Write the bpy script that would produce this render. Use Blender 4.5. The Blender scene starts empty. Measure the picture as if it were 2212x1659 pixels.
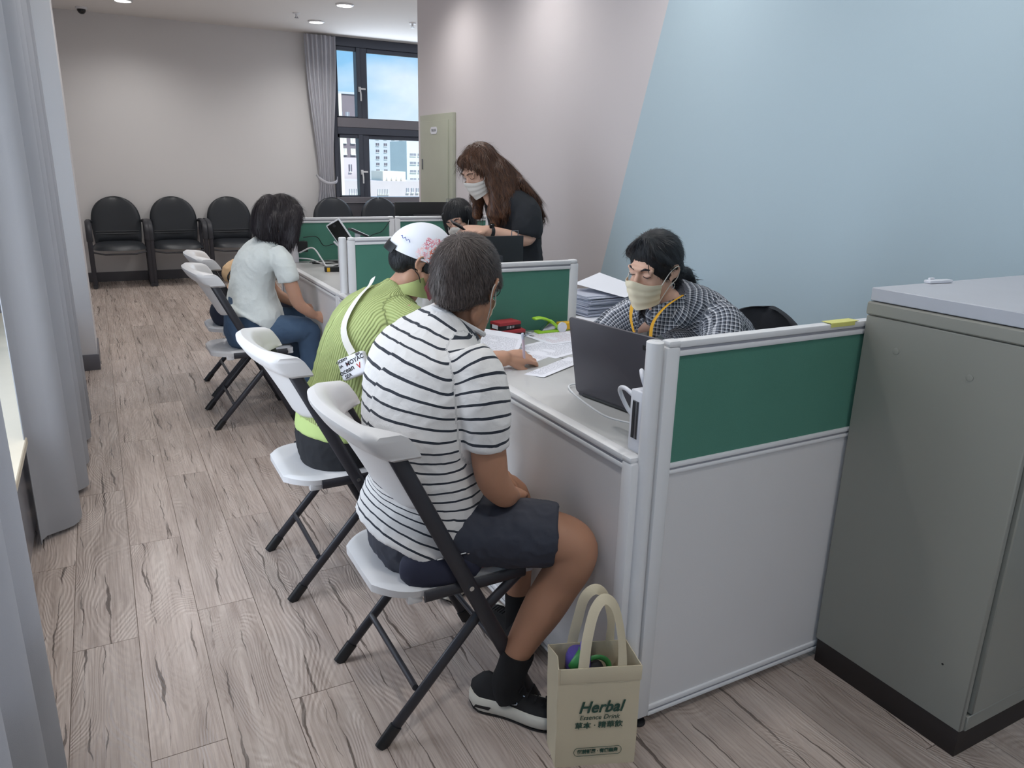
import bpy, bmesh, math, random
import numpy as np
from mathutils import Vector, Matrix, noise
from math import sin, cos, pi, radians, sqrt, atan2
random.seed(7)
SC = bpy.context.scene
COL = SC.collection

# ---------------------------------------------------------------- camera
cd = bpy.data.cameras.new('camera'); cam = bpy.data.objects.new('camera', cd); COL.objects.link(cam)
_y, _p, _r = 0.49924735, 0.28425470, 0.02438820
_f = Vector((sin(_y)*cos(_p), cos(_y)*cos(_p), -sin(_p))); _rt = Vector((cos(_y), -sin(_y), 0)); _u = _rt.cross(_f)
_r2 = cos(_r)*_rt + sin(_r)*_u; _u2 = -sin(_r)*_rt + cos(_r)*_u
M = Matrix((( _r2.x, _u2.x, -_f.x, 0), (_r2.y, _u2.y, -_f.y, 0), (_r2.z, _u2.z, -_f.z, 1.42), (0, 0, 0, 1)))
cam.matrix_world = M
cd.sensor_width = 36; cd.sensor_fit = 'HORIZONTAL'; cd.lens = 36*1621.17/2212; cd.clip_start = .05; cd.clip_end = 2000
SC.camera = cam

# ---------------------------------------------------------------- exposure, sky
SC.view_settings.view_transform = 'Standard'; SC.view_settings.look = 'None'
SC.view_settings.gamma = 1; SC.view_settings.use_curve_mapping = False
SC.view_settings.exposure = 0.42

def lin(h):
    if isinstance(h, str):
        h = h.lstrip('#'); c = [int(h[i:i+2], 16)/255 for i in (0, 2, 4)]
    else: c = [v/255 for v in h]
    return tuple((v/12.92 if v <= .04045 else ((v+.055)/1.055)**2.4) for v in c) + (1,)

w = bpy.data.worlds.new('sky'); SC.world = w; w.use_nodes = True
nt = w.node_tree; N = nt.nodes; L = nt.links; N.clear()
out = N.new('ShaderNodeOutputWorld'); bg = N.new('ShaderNodeBackground'); L.new(bg.outputs[0], out.inputs[0])
tc = N.new('ShaderNodeTexCoord'); sx = N.new('ShaderNodeSeparateXYZ'); L.new(tc.outputs['Generated'], sx.inputs[0])
rmp = N.new('ShaderNodeValToRGB'); L.new(sx.outputs['Z'], rmp.inputs[0])
e = rmp.color_ramp.elements; e[0].position = 0.0; e[0].color = lin('#cfe3f2'); e[1].position = .20; e[1].color = lin('#6db6ec')
e2 = rmp.color_ramp.elements.new(.08); e2.color = lin('#a3d2f1')
ns = N.new('ShaderNodeTexNoise'); ns.inputs['Scale'].default_value = 3.2; ns.inputs['Detail'].default_value = 5
mp = N.new('ShaderNodeMapping'); mp.inputs['Scale'].default_value = (1, 1, 2.6); L.new(tc.outputs['Generated'], mp.inputs[0]); L.new(mp.outputs[0], ns.inputs['Vector'])
cr = N.new('ShaderNodeValToRGB'); cr.color_ramp.elements[0].position = .47; cr.color_ramp.elements[1].position = .66
L.new(ns.outputs[0], cr.inputs[0])
mx = N.new('ShaderNodeMixRGB'); mx.inputs[2].default_value = lin('#e6f1fa'); L.new(cr.outputs[0], mx.inputs[0]); L.new(rmp.outputs[0], mx.inputs[1]); L.new(mx.outputs[0], bg.inputs[0])
bg.inputs[1].default_value = .85

def area(name, loc, size, rot, power, col, sy=None, shape='RECTANGLE'):
    l = bpy.data.lights.new(name, 'AREA'); l.shape = shape if sy or shape == 'DISK' else 'SQUARE'; l.size = size
    if sy: l.size_y = sy
    l.energy = power; l.color = lin(col)[:3]
    o = bpy.data.objects.new(name, l); COL.objects.link(o); o.location = loc; o.rotation_euler = rot
    return o
# the sun stands high behind the building and only reaches the facades seen through the far window
sl = bpy.data.lights.new('sun', 'SUN'); sl.energy = 3.4; sl.angle = .02; sl.color = (1, .95, .88)
so = bpy.data.objects.new('sun', sl); COL.objects.link(so); so.rotation_euler = (radians(42), 0, radians(28))
# daylight entering by the window band in the left wall
DAY = 62
area('daylight', (-.62, 1.6, 1.45), 3.0, (0, radians(-90), 0), DAY, '#f0f6ff', 2.0)
area('daylight', (-.62, 3.9, 1.45), 1.7, (0, radians(-90), 0), DAY*.3, '#f0f6ff', 2.0)
# daylight of the far window
area('daylight', (3.6, 9.75, 1.9), 1.7, (radians(90), 0, radians(180)), 24, '#e4f0ff', 1.8)
LAMP = 30

# ---------------------------------------------------------------- materials
MAT = {}
def mat(name, col, rough=.5, metal=0, bump=None, var=None, spec=.5, sub=0, coat=0, trans=0, alpha=1, emit=None, sheen=0, tl=0):
    """procedural principled material; bump=(scale,strength), var=(scale,amount)"""
    m = bpy.data.materials.new(name); m.use_nodes = True; MAT[name] = m
    n = m.node_tree.nodes; l = m.node_tree.links; b = n['Principled BSDF']
    c = lin(col); b.inputs['Base Color'].default_value = c; b.inputs['Roughness'].default_value = rough
    b.inputs['Metallic'].default_value = metal; b.inputs['Specular IOR Level'].default_value = spec
    if sub: b.inputs['Subsurface Weight'].default_value = sub; b.inputs['Subsurface Radius'].default_value = (.01, .004, .002); b.inputs['Subsurface Scale'].default_value = 1
    if coat: b.inputs['Coat Weight'].default_value = coat
    if trans: b.inputs['Transmission Weight'].default_value = trans
    if alpha < 1: b.inputs['Alpha'].default_value = alpha
    if sheen: b.inputs['Sheen Weight'].default_value = sheen
    if emit: b.inputs['Emission Color'].default_value = lin(emit[0]); b.inputs['Emission Strength'].default_value = emit[1]
    t = n.new('ShaderNodeTexCoord')
    v = var or (6, .06)
    no = n.new('ShaderNodeTexNoise'); no.inputs['Scale'].default_value = v[0]; no.inputs['Detail'].default_value = 4; l.new(t.outputs['Object'], no.inputs['Vector'])
    mr = n.new('ShaderNodeMapRange'); mr.inputs[3].default_value = 1-v[1]; mr.inputs[4].default_value = 1+v[1]; l.new(no.outputs[0], mr.inputs[0])
    mu = n.new('ShaderNodeMixRGB'); mu.blend_type = 'MULTIPLY'; mu.inputs[0].default_value = 1; mu.inputs[1].default_value = c; l.new(mr.outputs[0], mu.inputs[2]); l.new(mu.outputs[0], b.inputs['Base Color'])
    if bump:
        nb = n.new('ShaderNodeTexNoise'); nb.inputs['Scale'].default_value = bump[0]; nb.inputs['Detail'].default_value = 3; l.new(t.outputs['Object'], nb.inputs['Vector'])
        bp = n.new('ShaderNodeBump'); bp.inputs['Strength'].default_value = bump[1]; bp.inputs['Distance'].default_value = .004; l.new(nb.outputs[0], bp.inputs['Height']); l.new(bp.outputs[0], b.inputs['Normal'])
    if tl:
        o = n['Material Output']; tr = n.new('ShaderNodeBsdfTranslucent'); tr.inputs[0].default_value = c; ms = n.new('ShaderNodeMixShader'); ms.inputs[0].default_value = tl
        l.new(b.outputs[0], ms.inputs[1]); l.new(tr.outputs[0], ms.inputs[2]); l.new(ms.outputs[0], o.inputs[0])
    return m
def G(m): return m.node_tree.nodes, m.node_tree.links, m.node_tree.nodes['Principled BSDF']
def math_(n, l, op, a, b=None, c=None):
    x = n.new('ShaderNodeMath'); x.operation = op
    for i, v in enumerate((a, b, c)):
        if v is None: continue
        if isinstance(v, (int, float)): x.inputs[i].default_value = v
        else: l.new(v, x.inputs[i])
    return x.outputs[0]
def mixc(n, l, f, a, b, bt='MIX'):
    x = n.new('ShaderNodeMixRGB'); x.blend_type = bt
    for i, v in enumerate((f, a, b)):
        if isinstance(v, (int, float)): x.inputs[i].default_value = v
        elif isinstance(v, tuple): x.inputs[i].default_value = v
        else: l.new(v, x.inputs[i])
    return x.outputs[0]
def attr(n, name='cc'):
    a = n.new('ShaderNodeAttribute'); a.attribute_name = name; return a.outputs['Vector']
def sep(n, l, v):
    s = n.new('ShaderNodeSeparateXYZ'); l.new(v, s.inputs[0]); return s.outputs
def noise_(n, l, v, sc, det=3, scale3=None, dist=0):
    x = n.new('ShaderNodeTexNoise'); x.inputs['Scale'].default_value = sc; x.inputs['Detail'].default_value = det; x.inputs['Distortion'].default_value = dist
    if scale3:
        m = n.new('ShaderNodeMapping'); m.inputs['Scale'].default_value = scale3; l.new(v, m.inputs[0]); v = m.outputs[0]
    l.new(v, x.inputs['Vector']); return x.outputs[0]
def ramp(n, l, v, stops):
    r = n.new('ShaderNodeValToRGB'); l.new(v, r.inputs[0]); el = r.color_ramp.elements
    while len(el) < len(stops): el.new(.5)
    for x, (p, c) in zip(el, stops): x.position = p; x.color = c if isinstance(c, tuple) else lin(c)
    return r.outputs[0]
def bump_(n, l, b, h, st, dist=.003, prev=None):
    x = n.new('ShaderNodeBump'); x.inputs['Strength'].default_value = st; x.inputs['Distance'].default_value = dist; l.new(h, x.inputs['Height']); l.new(x.outputs[0], b.inputs['Normal']); return x
BK = (0, 0, 0, 1); WH = (1, 1, 1, 1)

# floor planks: grey washed oak with dark cracks and an embossed grain
def wood(name):
    m = mat(name, '#a89a90', .36); n, l, b = G(m)
    t = n.new('ShaderNodeTexCoord'); oi = n.new('ShaderNodeObjectInfo')
    mp = n.new('ShaderNodeMapping'); l.new(t.outputs['Object'], mp.inputs[0])
    cmb = n.new('ShaderNodeCombineXYZ'); r = oi.outputs['Random']
    l.new(math_(n, l, 'MULTIPLY', r, 37.0), cmb.inputs[0]); l.new(math_(n, l, 'MULTIPLY', r, 91.0), cmb.inputs[1]); l.new(cmb.outputs[0], mp.inputs['Location'])
    v = mp.outputs[0]
    fine = noise_(n, l, v, 1, 5, (150, 3.2, 10)); med = noise_(n, l, v, 1, 4, (22, 1.8, 5), .6); big = noise_(n, l, v, 1, 3, (6, 1.3, 3))
    c = ramp(n, l, med, [(.25, '#9b8b82'), (.5, '#b6a69d'), (.75, '#c7b9b0')])
    c = mixc(n, l, .27, c, ramp(n, l, fine, [(.3, '#7d7068'), (.7, '#c8bcb4')]))
    c = mixc(n, l, math_(n, l, 'MULTIPLY', ramp(n, l, big, [(.55, BK), (.75, WH)]), .35), c, lin('#837369'))
    # long dark cracks wandering down each board
    sp = sep(n, l, t.outputs['Object']); crack = None
    for q, (k1, k2) in enumerate(((7.31, 53), (13.7, 131), (29.9, 17))):
        x0 = math_(n, l, 'MULTIPLY_ADD', math_(n, l, 'FRACT', math_(n, l, 'MULTIPLY', r, k1)), .15, -.075)
        cy_ = n.new('ShaderNodeCombineXYZ'); l.new(math_(n, l, 'MULTIPLY', r, float(k2)), cy_.inputs[0]); l.new(sp[1], cy_.inputs[1])
        wob = math_(n, l, 'MULTIPLY', math_(n, l, 'SUBTRACT', noise_(n, l, cy_.outputs[0], 4.2, 5), .5), .07)
        wd = math_(n, l, 'MULTIPLY', math_(n, l, 'MAXIMUM', math_(n, l, 'SUBTRACT', noise_(n, l, cy_.outputs[0], 2.6+q, 3), .49), 0), (.030, .020, .016)[q])
        k = math_(n, l, 'LESS_THAN', math_(n, l, 'ABSOLUTE', math_(n, l, 'SUBTRACT', math_(n, l, 'SUBTRACT', sp[0], x0), wob)), wd)
        crack = k if crack is None else math_(n, l, 'MAXIMUM', crack, k)
    c = mixc(n, l, math_(n, l, 'MULTIPLY', crack, .8), c, lin('#4e433d'))
    spots = ramp(n, l, noise_(n, l, v, 1, 2, (26, 7, 3)), [(.70, BK), (.76, WH)])
    c = mixc(n, l, math_(n, l, 'MULTIPLY', spots, .35), c, lin('#6b5a50'))
    tone = n.new('ShaderNodeMapRange'); tone.inputs[3].default_value = .86; tone.inputs[4].default_value = 1.06; l.new(r, tone.inputs[0])
    c = mixc(n, l, 1, c, tone.outputs[0], 'MULTIPLY')
    l.new(c, b.inputs['Base Color'])
    # embossed rings
    rg = math_(n, l, 'SINE', math_(n, l, 'MULTIPLY', noise_(n, l, v, 1, 1, (5, 1.5, 1), .4), 260))
    h = math_(n, l, 'ADD', math_(n, l, 'MULTIPLY', rg, .45), math_(n, l, 'MULTIPLY', fine, .8))
    h = math_(n, l, 'SUBTRACT', h, math_(n, l, 'MULTIPLY', crack, 1.5))
    bump_(n, l, b, h, .5, .0018)
    l.new(ramp(n, l, fine, [(.2, (.20, .20, .20, 1)), (.8, (.36, .36, .36, 1))]), b.inputs['Roughness'])
    return m
wood('floor_wood')
mat('wall_paper', '#d6d4d4', .8, bump=(260, .10), var=(2, .02))
mat('ceiling_paint', '#e0dcd8', .85, bump=(150, .04), var=(2, .015))
mat('baseboard_grey', '#5b5a60', .45)
mat('column_paint', '#c2bfc0', .8, bump=(260, .08), var=(2, .02))
# right wall: off-white paper with a slanted field of pale blue
def bluewall():
    m = mat('wall_two_tone', '#c9c3c7', .75); n, l, b = G(m)
    t = n.new('ShaderNodeTexCoord'); s = sep(n, l, t.outputs['Object'])
    # border runs from y=3.84 z=.79 to y=3.37 z=2.25
    yb = math_(n, l, 'ADD', math_(n, l, 'MULTIPLY', s[2], -.3219), 4.094)
    f = math_(n, l, 'LESS_THAN', s[1], yb)
    l.new(mixc(n, l, f, lin('#d6cfd1'), lin('#b9ccd6')), b.inputs['Base Color'])
    bump_(n, l, b, noise_(n, l, t.outputs['Object'], 260, 2), .1, .002)
bluewall()
mat('white_alu', '#dddddf', .38, spec=.5, var=(4, .02)); mat('white_alu_dark', '#9b9ba2', .4)
mat('white_panel', '#d7d5d6', .55, bump=(700, .12), var=(3, .02))
def weave(name, c1, c2, sc=900, st=.5):
    m = mat(name, c1, .9); n, l, b = G(m); t = n.new('ShaderNodeTexCoord')
    a = noise_(n, l, t.outputs['Object'], sc, 1); bgn = noise_(n, l, t.outputs['Object'], 5, 2)
    c = mixc(n, l, a, lin(c1), lin(c2)); c = mixc(n, l, 1, c, ramp(n, l, bgn, [(.2, (.9, .9, .9, 1)), (.8, (1, 1, 1, 1))]), 'MULTIPLY')
    l.new(c, b.inputs['Base Color']); bump_(n, l, b, a, st, .002)
weave('green_fabric', '#3b7263', '#5f9684')
mat('desk_top', '#b9b9b9', .32, var=(40, .02)); mat('metal_grey', '#84868c', .4, metal=.8)
mat('dark_metal', '#34343a', .42, metal=.2, var=(10, .05)); mat('black_plastic', '#17181b', .45); mat('dark_plastic', '#2b2c31', .5)
mat('chair_white', '#d8d7d8', .42, bump=(500, .06), var=(5, .02)); mat('steel_bright', '#c8cacd', .25, metal=1)
mat('leatherette', '#23272d', .42, bump=(300, .15), var=(8, .08)); mat('arm_plastic', '#2a2b31', .5); mat('office_fabric', '#23252b', .85, bump=(500, .4))
mat('frame_bronze', '#4a4e59', .45, metal=.2); mat('sill_grey', '#77747a', .5)
mat('cabinet_paint', '#8d8c84', .42, bump=(900, .03), var=(3, .03)); mat('cabinet_top', '#b9bbc3', .45); mat('plinth', '#2a2321', .6)
mat('box_green', '#b0b2a2', .45); mat('beige_stone', '#d8cdb8', .5, var=(8, .05)); mat('sill_front', '#7f7c80', .2, spec=.6)
mat('curtain', '#b9babf', .85, bump=(900, .25), tl=.3, var=(3, .03)); mat('curtain_far', '#bfbfc6', .85, bump=(900, .2), tl=.12)
mat('paper', '#e6e7ee', .8, var=(3, .01)); mat('paper_blue', '#b8bccb', .8)
mat('glass', '#eef6fb', .02, trans=1, spec=.5); MAT['glass'].node_tree.nodes['Principled BSDF'].inputs['IOR'].default_value = 1.1
mat('white_plastic', '#e4e5ec', .35); mat('lamp_glow', '#ffffff', .5, emit=('#fffaf2', 9)); mat('black_gloss', '#0e0f12', .2)
for nm, c, r in (('red_print', '#a8323a', .5), ('lime', '#a3d83a', .4), ('yellow', '#eab72a', .5), ('tape_yellow', '#d9d77c', .5), ('navy', '#25283c', .8), ('purple_bottle', '#5c4fa0', .35), ('green_bottle', '#3f8a4b', .4), ('ink_green', '#23463a', .7), ('ink', '#22232a', .7), ('pen_body', '#c5b2bd', .25), ('laptop_grey', '#514f57', .38), ('laptop_badge', '#26262b', .5), ('screen_black', '#101114', .15), ('lanyard', '#dda52c', .7), ('pink_mask', '#b0616d', .8), ('mask_cream', '#e6dcc2', .85), ('mask_white', '#dcd6d0', .85), ('strap_white', '#dcd9d2', .8), ('tote', '#c9bda3', .85), ('shoe_black', '#17171a', .8), ('sole_white', '#cfccc2', .6), ('sock', '#131316', .95), ('trouser_black', '#1c1d22', .85), ('cable_white', '#d8d9dc', .4), ('cable_black', '#1b1c1f', .5), ('red_ink', '#b83a3a', .7), ('kapbrim', '#22303f', .8)):
    mat(nm, c, r, bump=(600, .1) if r >= .8 else None)

# ---------------------------------------------------------------- objects
W = {}
def thing(name, label, cat, loc=(0, 0, 0), rz=0, group=None, kind=None):
    o = bpy.data.objects.new(name, None); COL.objects.link(o); o.location = loc; o.rotation_euler = (0, 0, rz); o.empty_display_size = .05
    W[o] = Matrix.Translation(loc) @ Matrix.Rotation(rz, 4, 'Z')
    if kind: o['kind'] = kind
    if label: o['label'] = label
    if cat: o['category'] = cat
    if group: o['group'] = group
    return o
def tag(o, label, cat, group=None, kind=None):
    if label: o['label'] = label
    if cat: o['category'] = cat
    if group: o['group'] = group
    if kind: o['kind'] = kind
    return o
def catmull(p, sub=4):
    p = [np.array(x, float) for x in p]
    if len(p) < 3: return [p[0]+(p[1]-p[0])*i/sub for i in range(sub+1)]
    o = []; q = [2*p[0]-p[1]] + p + [2*p[-1]-p[-2]]
    for i in range(1, len(q)-2):
        for k in range(sub):
            t = k/sub; a, b_, c, d = q[i-1], q[i], q[i+1], q[i+2]
            o.append(.5*((2*b_)+(-a+c)*t+(2*a-5*b_+4*c-d)*t*t+(-a+3*b_-3*c+d)*t**3))
    o.append(p[-1]); return o
class MB:
    def __init__(s): s.v = []; s.f = []; s.m = []
    def add(s, v, f, mi=0):
        k = len(s.v); s.v += [tuple(map(float, x)) for x in v]; s.f += [tuple(i+k for i in q) for q in f]; s.m += [mi]*len(f); return s
    def box(s, c, d, rot=None, mi=0):
        x, y, z = d[0]/2, d[1]/2, d[2]/2; vs = [Vector((a, b, e)) for a in (-x, x) for b in (-y, y) for e in (-z, z)]
        if rot is not None: vs = [rot @ q for q in vs]
        c = Vector(c); return s.add([q+c for q in vs], [(0, 1, 3, 2), (4, 6, 7, 5), (0, 4, 5, 1), (2, 3, 7, 6), (0, 2, 6, 4), (1, 5, 7, 3)], mi)
    def bb(s, a, b, mi=0): return s.box([(a[i]+b[i])/2 for i in range(3)], [abs(b[i]-a[i]) for i in range(3)], None, mi)
    def rings(s, R, closed=True, cap=True, mi=0):
        n = len(R[0]); v = [p for r in R for p in r]; f = []
        for i in range(len(R)-1):
            for j in range(n if closed else n-1):
                k = (j+1) % n; f.append((i*n+j, i*n+k, (i+1)*n+k, (i+1)*n+j))
        if cap: f.append(tuple(range(n-1, -1, -1))); f.append(tuple(range((len(R)-1)*n, len(R)*n)))
        return s.add(v, f, mi)
    def tube(s, pts, r, n=10, side=None, cap=True, mi=0, rnd=False):
        """r: scalar, list of scalars or of (ra,rb): ra along side, rb across"""
        P = [np.array(p, float) for p in pts]; m = len(P)
        if not isinstance(r, (list, tuple)): r = [r]*m
        elif isinstance(r, tuple): r = [r]*m
        R = []; T = []
        for i in range(m):
            t = P[min(i+1, m-1)]-P[max(i-1, 0)]; T.append(t/(np.linalg.norm(t)+1e-12))
        a = None
        for i in range(m):
            if side is not None:
                sd = side[i] if isinstance(side, list) else side
                a = np.array(sd, float)
            elif a is None:
                a = np.cross(T[0], (0, 0, 1)); a = a if np.linalg.norm(a) > .05 else np.array((1., 0, 0))
            a = a-T[i]*(a@T[i]); a /= np.linalg.norm(a); b = np.cross(T[i], a)
            ra, rb = r[i] if isinstance(r[i], (tuple, list, np.ndarray)) else (r[i], r[i])
            R.append((P[i], a, b, ra, rb, T[i]))
        rr = []
        def ring(c, a, b, ra, rb): return [tuple(c+a*ra*cos(2*pi*j/n)+b*rb*sin(2*pi*j/n)) for j in range(n)]
        if rnd:
            c, a, b, ra, rb, t = R[0]; q = min(ra, rb)
            for k in (.25, .6): rr.append(ring(c-t*q*cos(k*pi/2)*.9, a, b, ra*sin(k*pi/2), rb*sin(k*pi/2)))
        for c, a, b, ra, rb, t in R: rr.append(ring(c, a, b, ra, rb))
        if rnd:
            c, a, b, ra, rb, t = R[-1]; q = min(ra, rb)
            for k in (.6, .25): rr.append(ring(c+t*q*cos(k*pi/2)*.9, a, b, ra*sin(k*pi/2), rb*sin(k*pi/2)))
        return s.rings(rr, True, cap, mi)
    def cyl(s, p0, p1, r0, r1=None, n=20, mi=0): return s.tube([p0, p1], [r0, r0 if r1 is None else r1], n, mi=mi)
    def ell(s, c, r, rot=None, n=16, m=10, mi=0):
        c = Vector(c); rot = rot or Matrix.Identity(3); R = []
        for i in range(1, m):
            th = pi*i/m; R.append([tuple(c+rot @ Vector((r[0]*sin(th)*cos(2*pi*j/n), r[1]*sin(th)*sin(2*pi*j/n), r[2]*cos(th)))) for j in range(n)])
        return s.rings(R, True, True, mi)
    def lathe(s, prof, c=(0, 0, 0), n=24, rot=None, mi=0):
        c = Vector(c); rot = rot or Matrix.Identity(3)
        return s.rings([[tuple(c+rot @ Vector((r*cos(2*pi*j/n), r*sin(2*pi*j/n), z))) for j in range(n)] for r, z in prof], True, True, mi)
    def prism(s, poly, z0, z1, tf=None, mi=0):
        n = len(poly); v = [Vector((x, y, z)) for z in (z0, z1) for x, y in poly]
        if tf is not None: v = [tf @ q for q in v]
        return s.add(v, [tuple(range(n-1, -1, -1)), tuple(range(n, 2*n))]+[(i, (i+1) % n, n+(i+1) % n, n+i) for i in range(n)], mi)
    def grid(s, fn, nu, nv, th=None, mi=0):
        """fn(u,v)->point ; th: second surface fn2 for a closed slab"""
        A = [[fn(i/nu, j/nv) for j in range(nv+1)] for i in range(nu+1)]; v = [p for r in A for p in r]; k = nv+1
        f = [(i*k+j, (i+1)*k+j, (i+1)*k+j+1, i*k+j+1) for i in range(nu) for j in range(nv)]
        if th:
            B = [[th(i/nu, j/nv) for j in range(nv+1)] for i in range(nu+1)]; o = len(v); v += [p for r in B for p in r]
            f += [(o+i*k+j, o+i*k+j+1, o+(i+1)*k+j+1, o+(i+1)*k+j) for i in range(nu) for j in range(nv)]
            for i in range(nu): f.append((i*k, o+i*k, o+(i+1)*k, (i+1)*k)); f.append((i*k+nv, (i+1)*k+nv, o+(i+1)*k+nv, o+i*k+nv))
            for j in range(nv): f.append((j, j+1, o+j+1, o+j)); f.append((nu*k+j, o+nu*k+j, o+nu*k+j+1, nu*k+j+1))
        return s.add(v, f, mi)
    def build(s, name, mats, parent=None, smooth=None, bev=0, seg=2, world=True, sub=0):
        me = bpy.data.meshes.new(name); v = s.v
        if parent is not None and world:
            inv = np.array(W[parent].inverted()); a = np.array(v); v = (a @ inv[:3, :3].T + inv[:3, 3]).tolist()
        me.from_pydata(v, [], s.f); 
        if isinstance(mats, str): mats = [mats]
        for q in mats: me.materials.append(MAT[q])
        if len(mats) > 1: me.polygons.foreach_set('material_index', s.m)
        bm = bmesh.new(); bm.from_mesh(me); bmesh.ops.recalc_face_normals(bm, faces=bm.faces)
        if bev:
            ed = [q for q in bm.edges if len(q.link_faces) == 2 and q.calc_face_angle(0) > .5]
            bmesh.ops.bevel(bm, geom=ed, offset=bev, segments=seg, affect='EDGES', clamp_overlap=True, profile=.5)
        bm.to_mesh(me); bm.free()
        ang = 40 if smooth is None else smooth
        if ang: 
            me.polygons.foreach_set('use_smooth', [True]*len(me.polygons)); me.set_sharp_from_angle(angle=radians(ang))
        o = bpy.data.objects.new(name, me); COL.objects.link(o)
        if parent is not None: o.parent = parent; W[o] = W[parent]
        else: W[o] = Matrix.Identity(4)
        return o
def B(name, m, parent, a, b, bev=.002, kind=None, label=None):
    o = MB().bb(a, b).build(name, m, parent, bev=bev, seg=1)
    if kind: o['kind'] = kind
    if label: o['label'] = label
    return o
def dup(root, loc=None, rz=None, label=None, group=None):
    r = root.copy(); COL.objects.link(r)
    if loc is not None: r.location = loc
    if rz is not None: r.rotation_euler = (0, 0, rz)
    if label: r['label'] = label
    if group: r['group'] = group
    W[r] = Matrix.Translation(r.location) @ Matrix.Rotation(r.rotation_euler[2], 4, 'Z')
    for ch in list(root.children):
        c = ch.copy(); COL.objects.link(c); c.parent = r; W[c] = W[r]
        for g in list(ch.children):
            d = g.copy(); COL.objects.link(d); d.parent = c
    return r
def text(s, size, mtx, m, parent, name='lettering', shear=0, ext=.0003, bold=0, sx=1, align='CENTER'):
    c = bpy.data.curves.new('t', 'FONT'); c.body = s; c.size = size; c.shear = shear; c.extrude = ext; c.align_x = align; c.align_y = 'CENTER'; c.offset = bold; c.resolution_u = 3
    o = bpy.data.objects.new('t', c); COL.objects.link(o); bpy.context.view_layer.update()
    me = bpy.data.meshes.new_from_object(o.evaluated_get(bpy.context.evaluated_depsgraph_get())); bpy.data.objects.remove(o); bpy.data.curves.remove(c)
    me.transform(Matrix.Diagonal((sx, 1, 1, 1))); me.transform(mtx)
    if parent is not None: me.transform(W[parent].inverted())
    me.materials.clear(); me.materials.append(MAT[m]); me.name = name
    q = bpy.data.objects.new(name, me); COL.objects.link(q)
    if parent is not None: q.parent = parent; W[q] = W[parent]
    return q
def frame(o, x, z):
    """matrix with origin o, local x along x, local z along z"""
    x = Vector(x).normalized(); z = Vector(z); z = (z-x*z.dot(x)).normalized(); y = z.cross(x)
    return Matrix(((x.x, y.x, z.x, o[0]), (x.y, y.y, z.y, o[1]), (x.z, y.z, z.z, o[2]), (0, 0, 0, 1)))
# ================================================================ the room
CH = 2.885; YB = 9.93; XR = 2.70
fl = MB().bb((-.62, -2.2, -.12), (5.2, YB, -.006)).build('floor', 'floor_wood'); tag(fl, None, None, kind='structure')
# planks 0.176 wide along the room, laid in running courses over the part in view
pm = {}
def plank(x0, x1, y0, y1):
    lx, ly = round(x1-x0-.0010, 4), round(y1-y0-.0010, 4); k = (lx, ly)
    if k not in pm:
        me = bpy.data.meshes.new('plank'); bm = bmesh.new(); bmesh.ops.create_cube(bm, size=1)
        for v in bm.verts: v.co = Vector((v.co.x*(lx-(.0012 if v.co.z > 0 else 0)), v.co.y*(ly-(.0012 if v.co.z > 0 else 0)), (v.co.z-.5)*.0065))
        bm.to_mesh(me); bm.free(); me.materials.append(MAT['floor_wood']); pm[k] = me
    o = bpy.data.objects.new('plank', pm[k]); COL.objects.link(o); o.parent = fl; o.location = ((x0+x1)/2, (y0+y1)/2, 0)
PW, PL = .176, 1.2
i = 0; x = -.39
while x < 3.9:
    y = .45-((i*.47) % 1)*PL; x1 = min(x+PW, 3.93); ymax = YB
    ys = YB if x > 2.8 else YB
    if x > 2.6: y = 6.9-((i*.47) % 1)*PL*.4
    while y < ys-.02:
        y1 = min(y+PL, ys); 
        if ys-y1 < .12: y1 = ys
        plank(x, x1, max(y, .2), y1); y = y1
    x = x1; i += 1
def S(name, m, a, b, bev=0): o = MB().bb(a, b).build(name, m, bev=bev); o['kind'] = 'structure'; return o
S('ceiling', 'ceiling_paint', (-.8, -2.2, CH), (5.2, YB+.2, CH+.1))
# back wall with the window opening at the right
wb = MB(); wb.bb((-.8, YB, 0), (2.74, YB+.2, CH)); wb.bb((2.74, YB, 0), (4.7, YB+.2, .88)); wb.bb((4.7, YB, 0), (5.2, YB+.2, CH)); o = wb.build('wall_back', 'wall_paper'); o['kind'] = 'structure'
S('wall_right', 'wall_two_tone', (XR, -2.2, 0), (XR+.2, 6.88, CH))
S('wall_far_right', 'wall_paper', (5.0, 6.88, 0), (5.2, YB, CH)); S('wall_alcove', 'wall_paper', (XR+.2, 6.68, 0), (5.2, 6.88, CH))
S('wall_front', 'wall_paper', (-.8, -2.4, 0), (2.9, -2.2, CH))
# column and the stretch of wall behind it
S('trim_1', 'column_paint', (-.8, 5.726, .11), (-.117, 6.25, CH))
cb = MB(); cb.bb((-.8, 5.716, 0), (-.107, 6.26, .11)); o = cb.build('baseboard_column', 'baseboard_grey', bev=.002); o['kind'] = 'structure'
S('wall_left', 'wall_paper', (-.8, 6.25, 0), (-.62, YB, CH))
S('baseboard_back', 'baseboard_grey', (-.62, YB-.012, 0), (2.9, YB, .11)); S('baseboard_right', 'baseboard_grey', (XR-.012, -2.2, 0), (XR, 6.88, .10))
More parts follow.
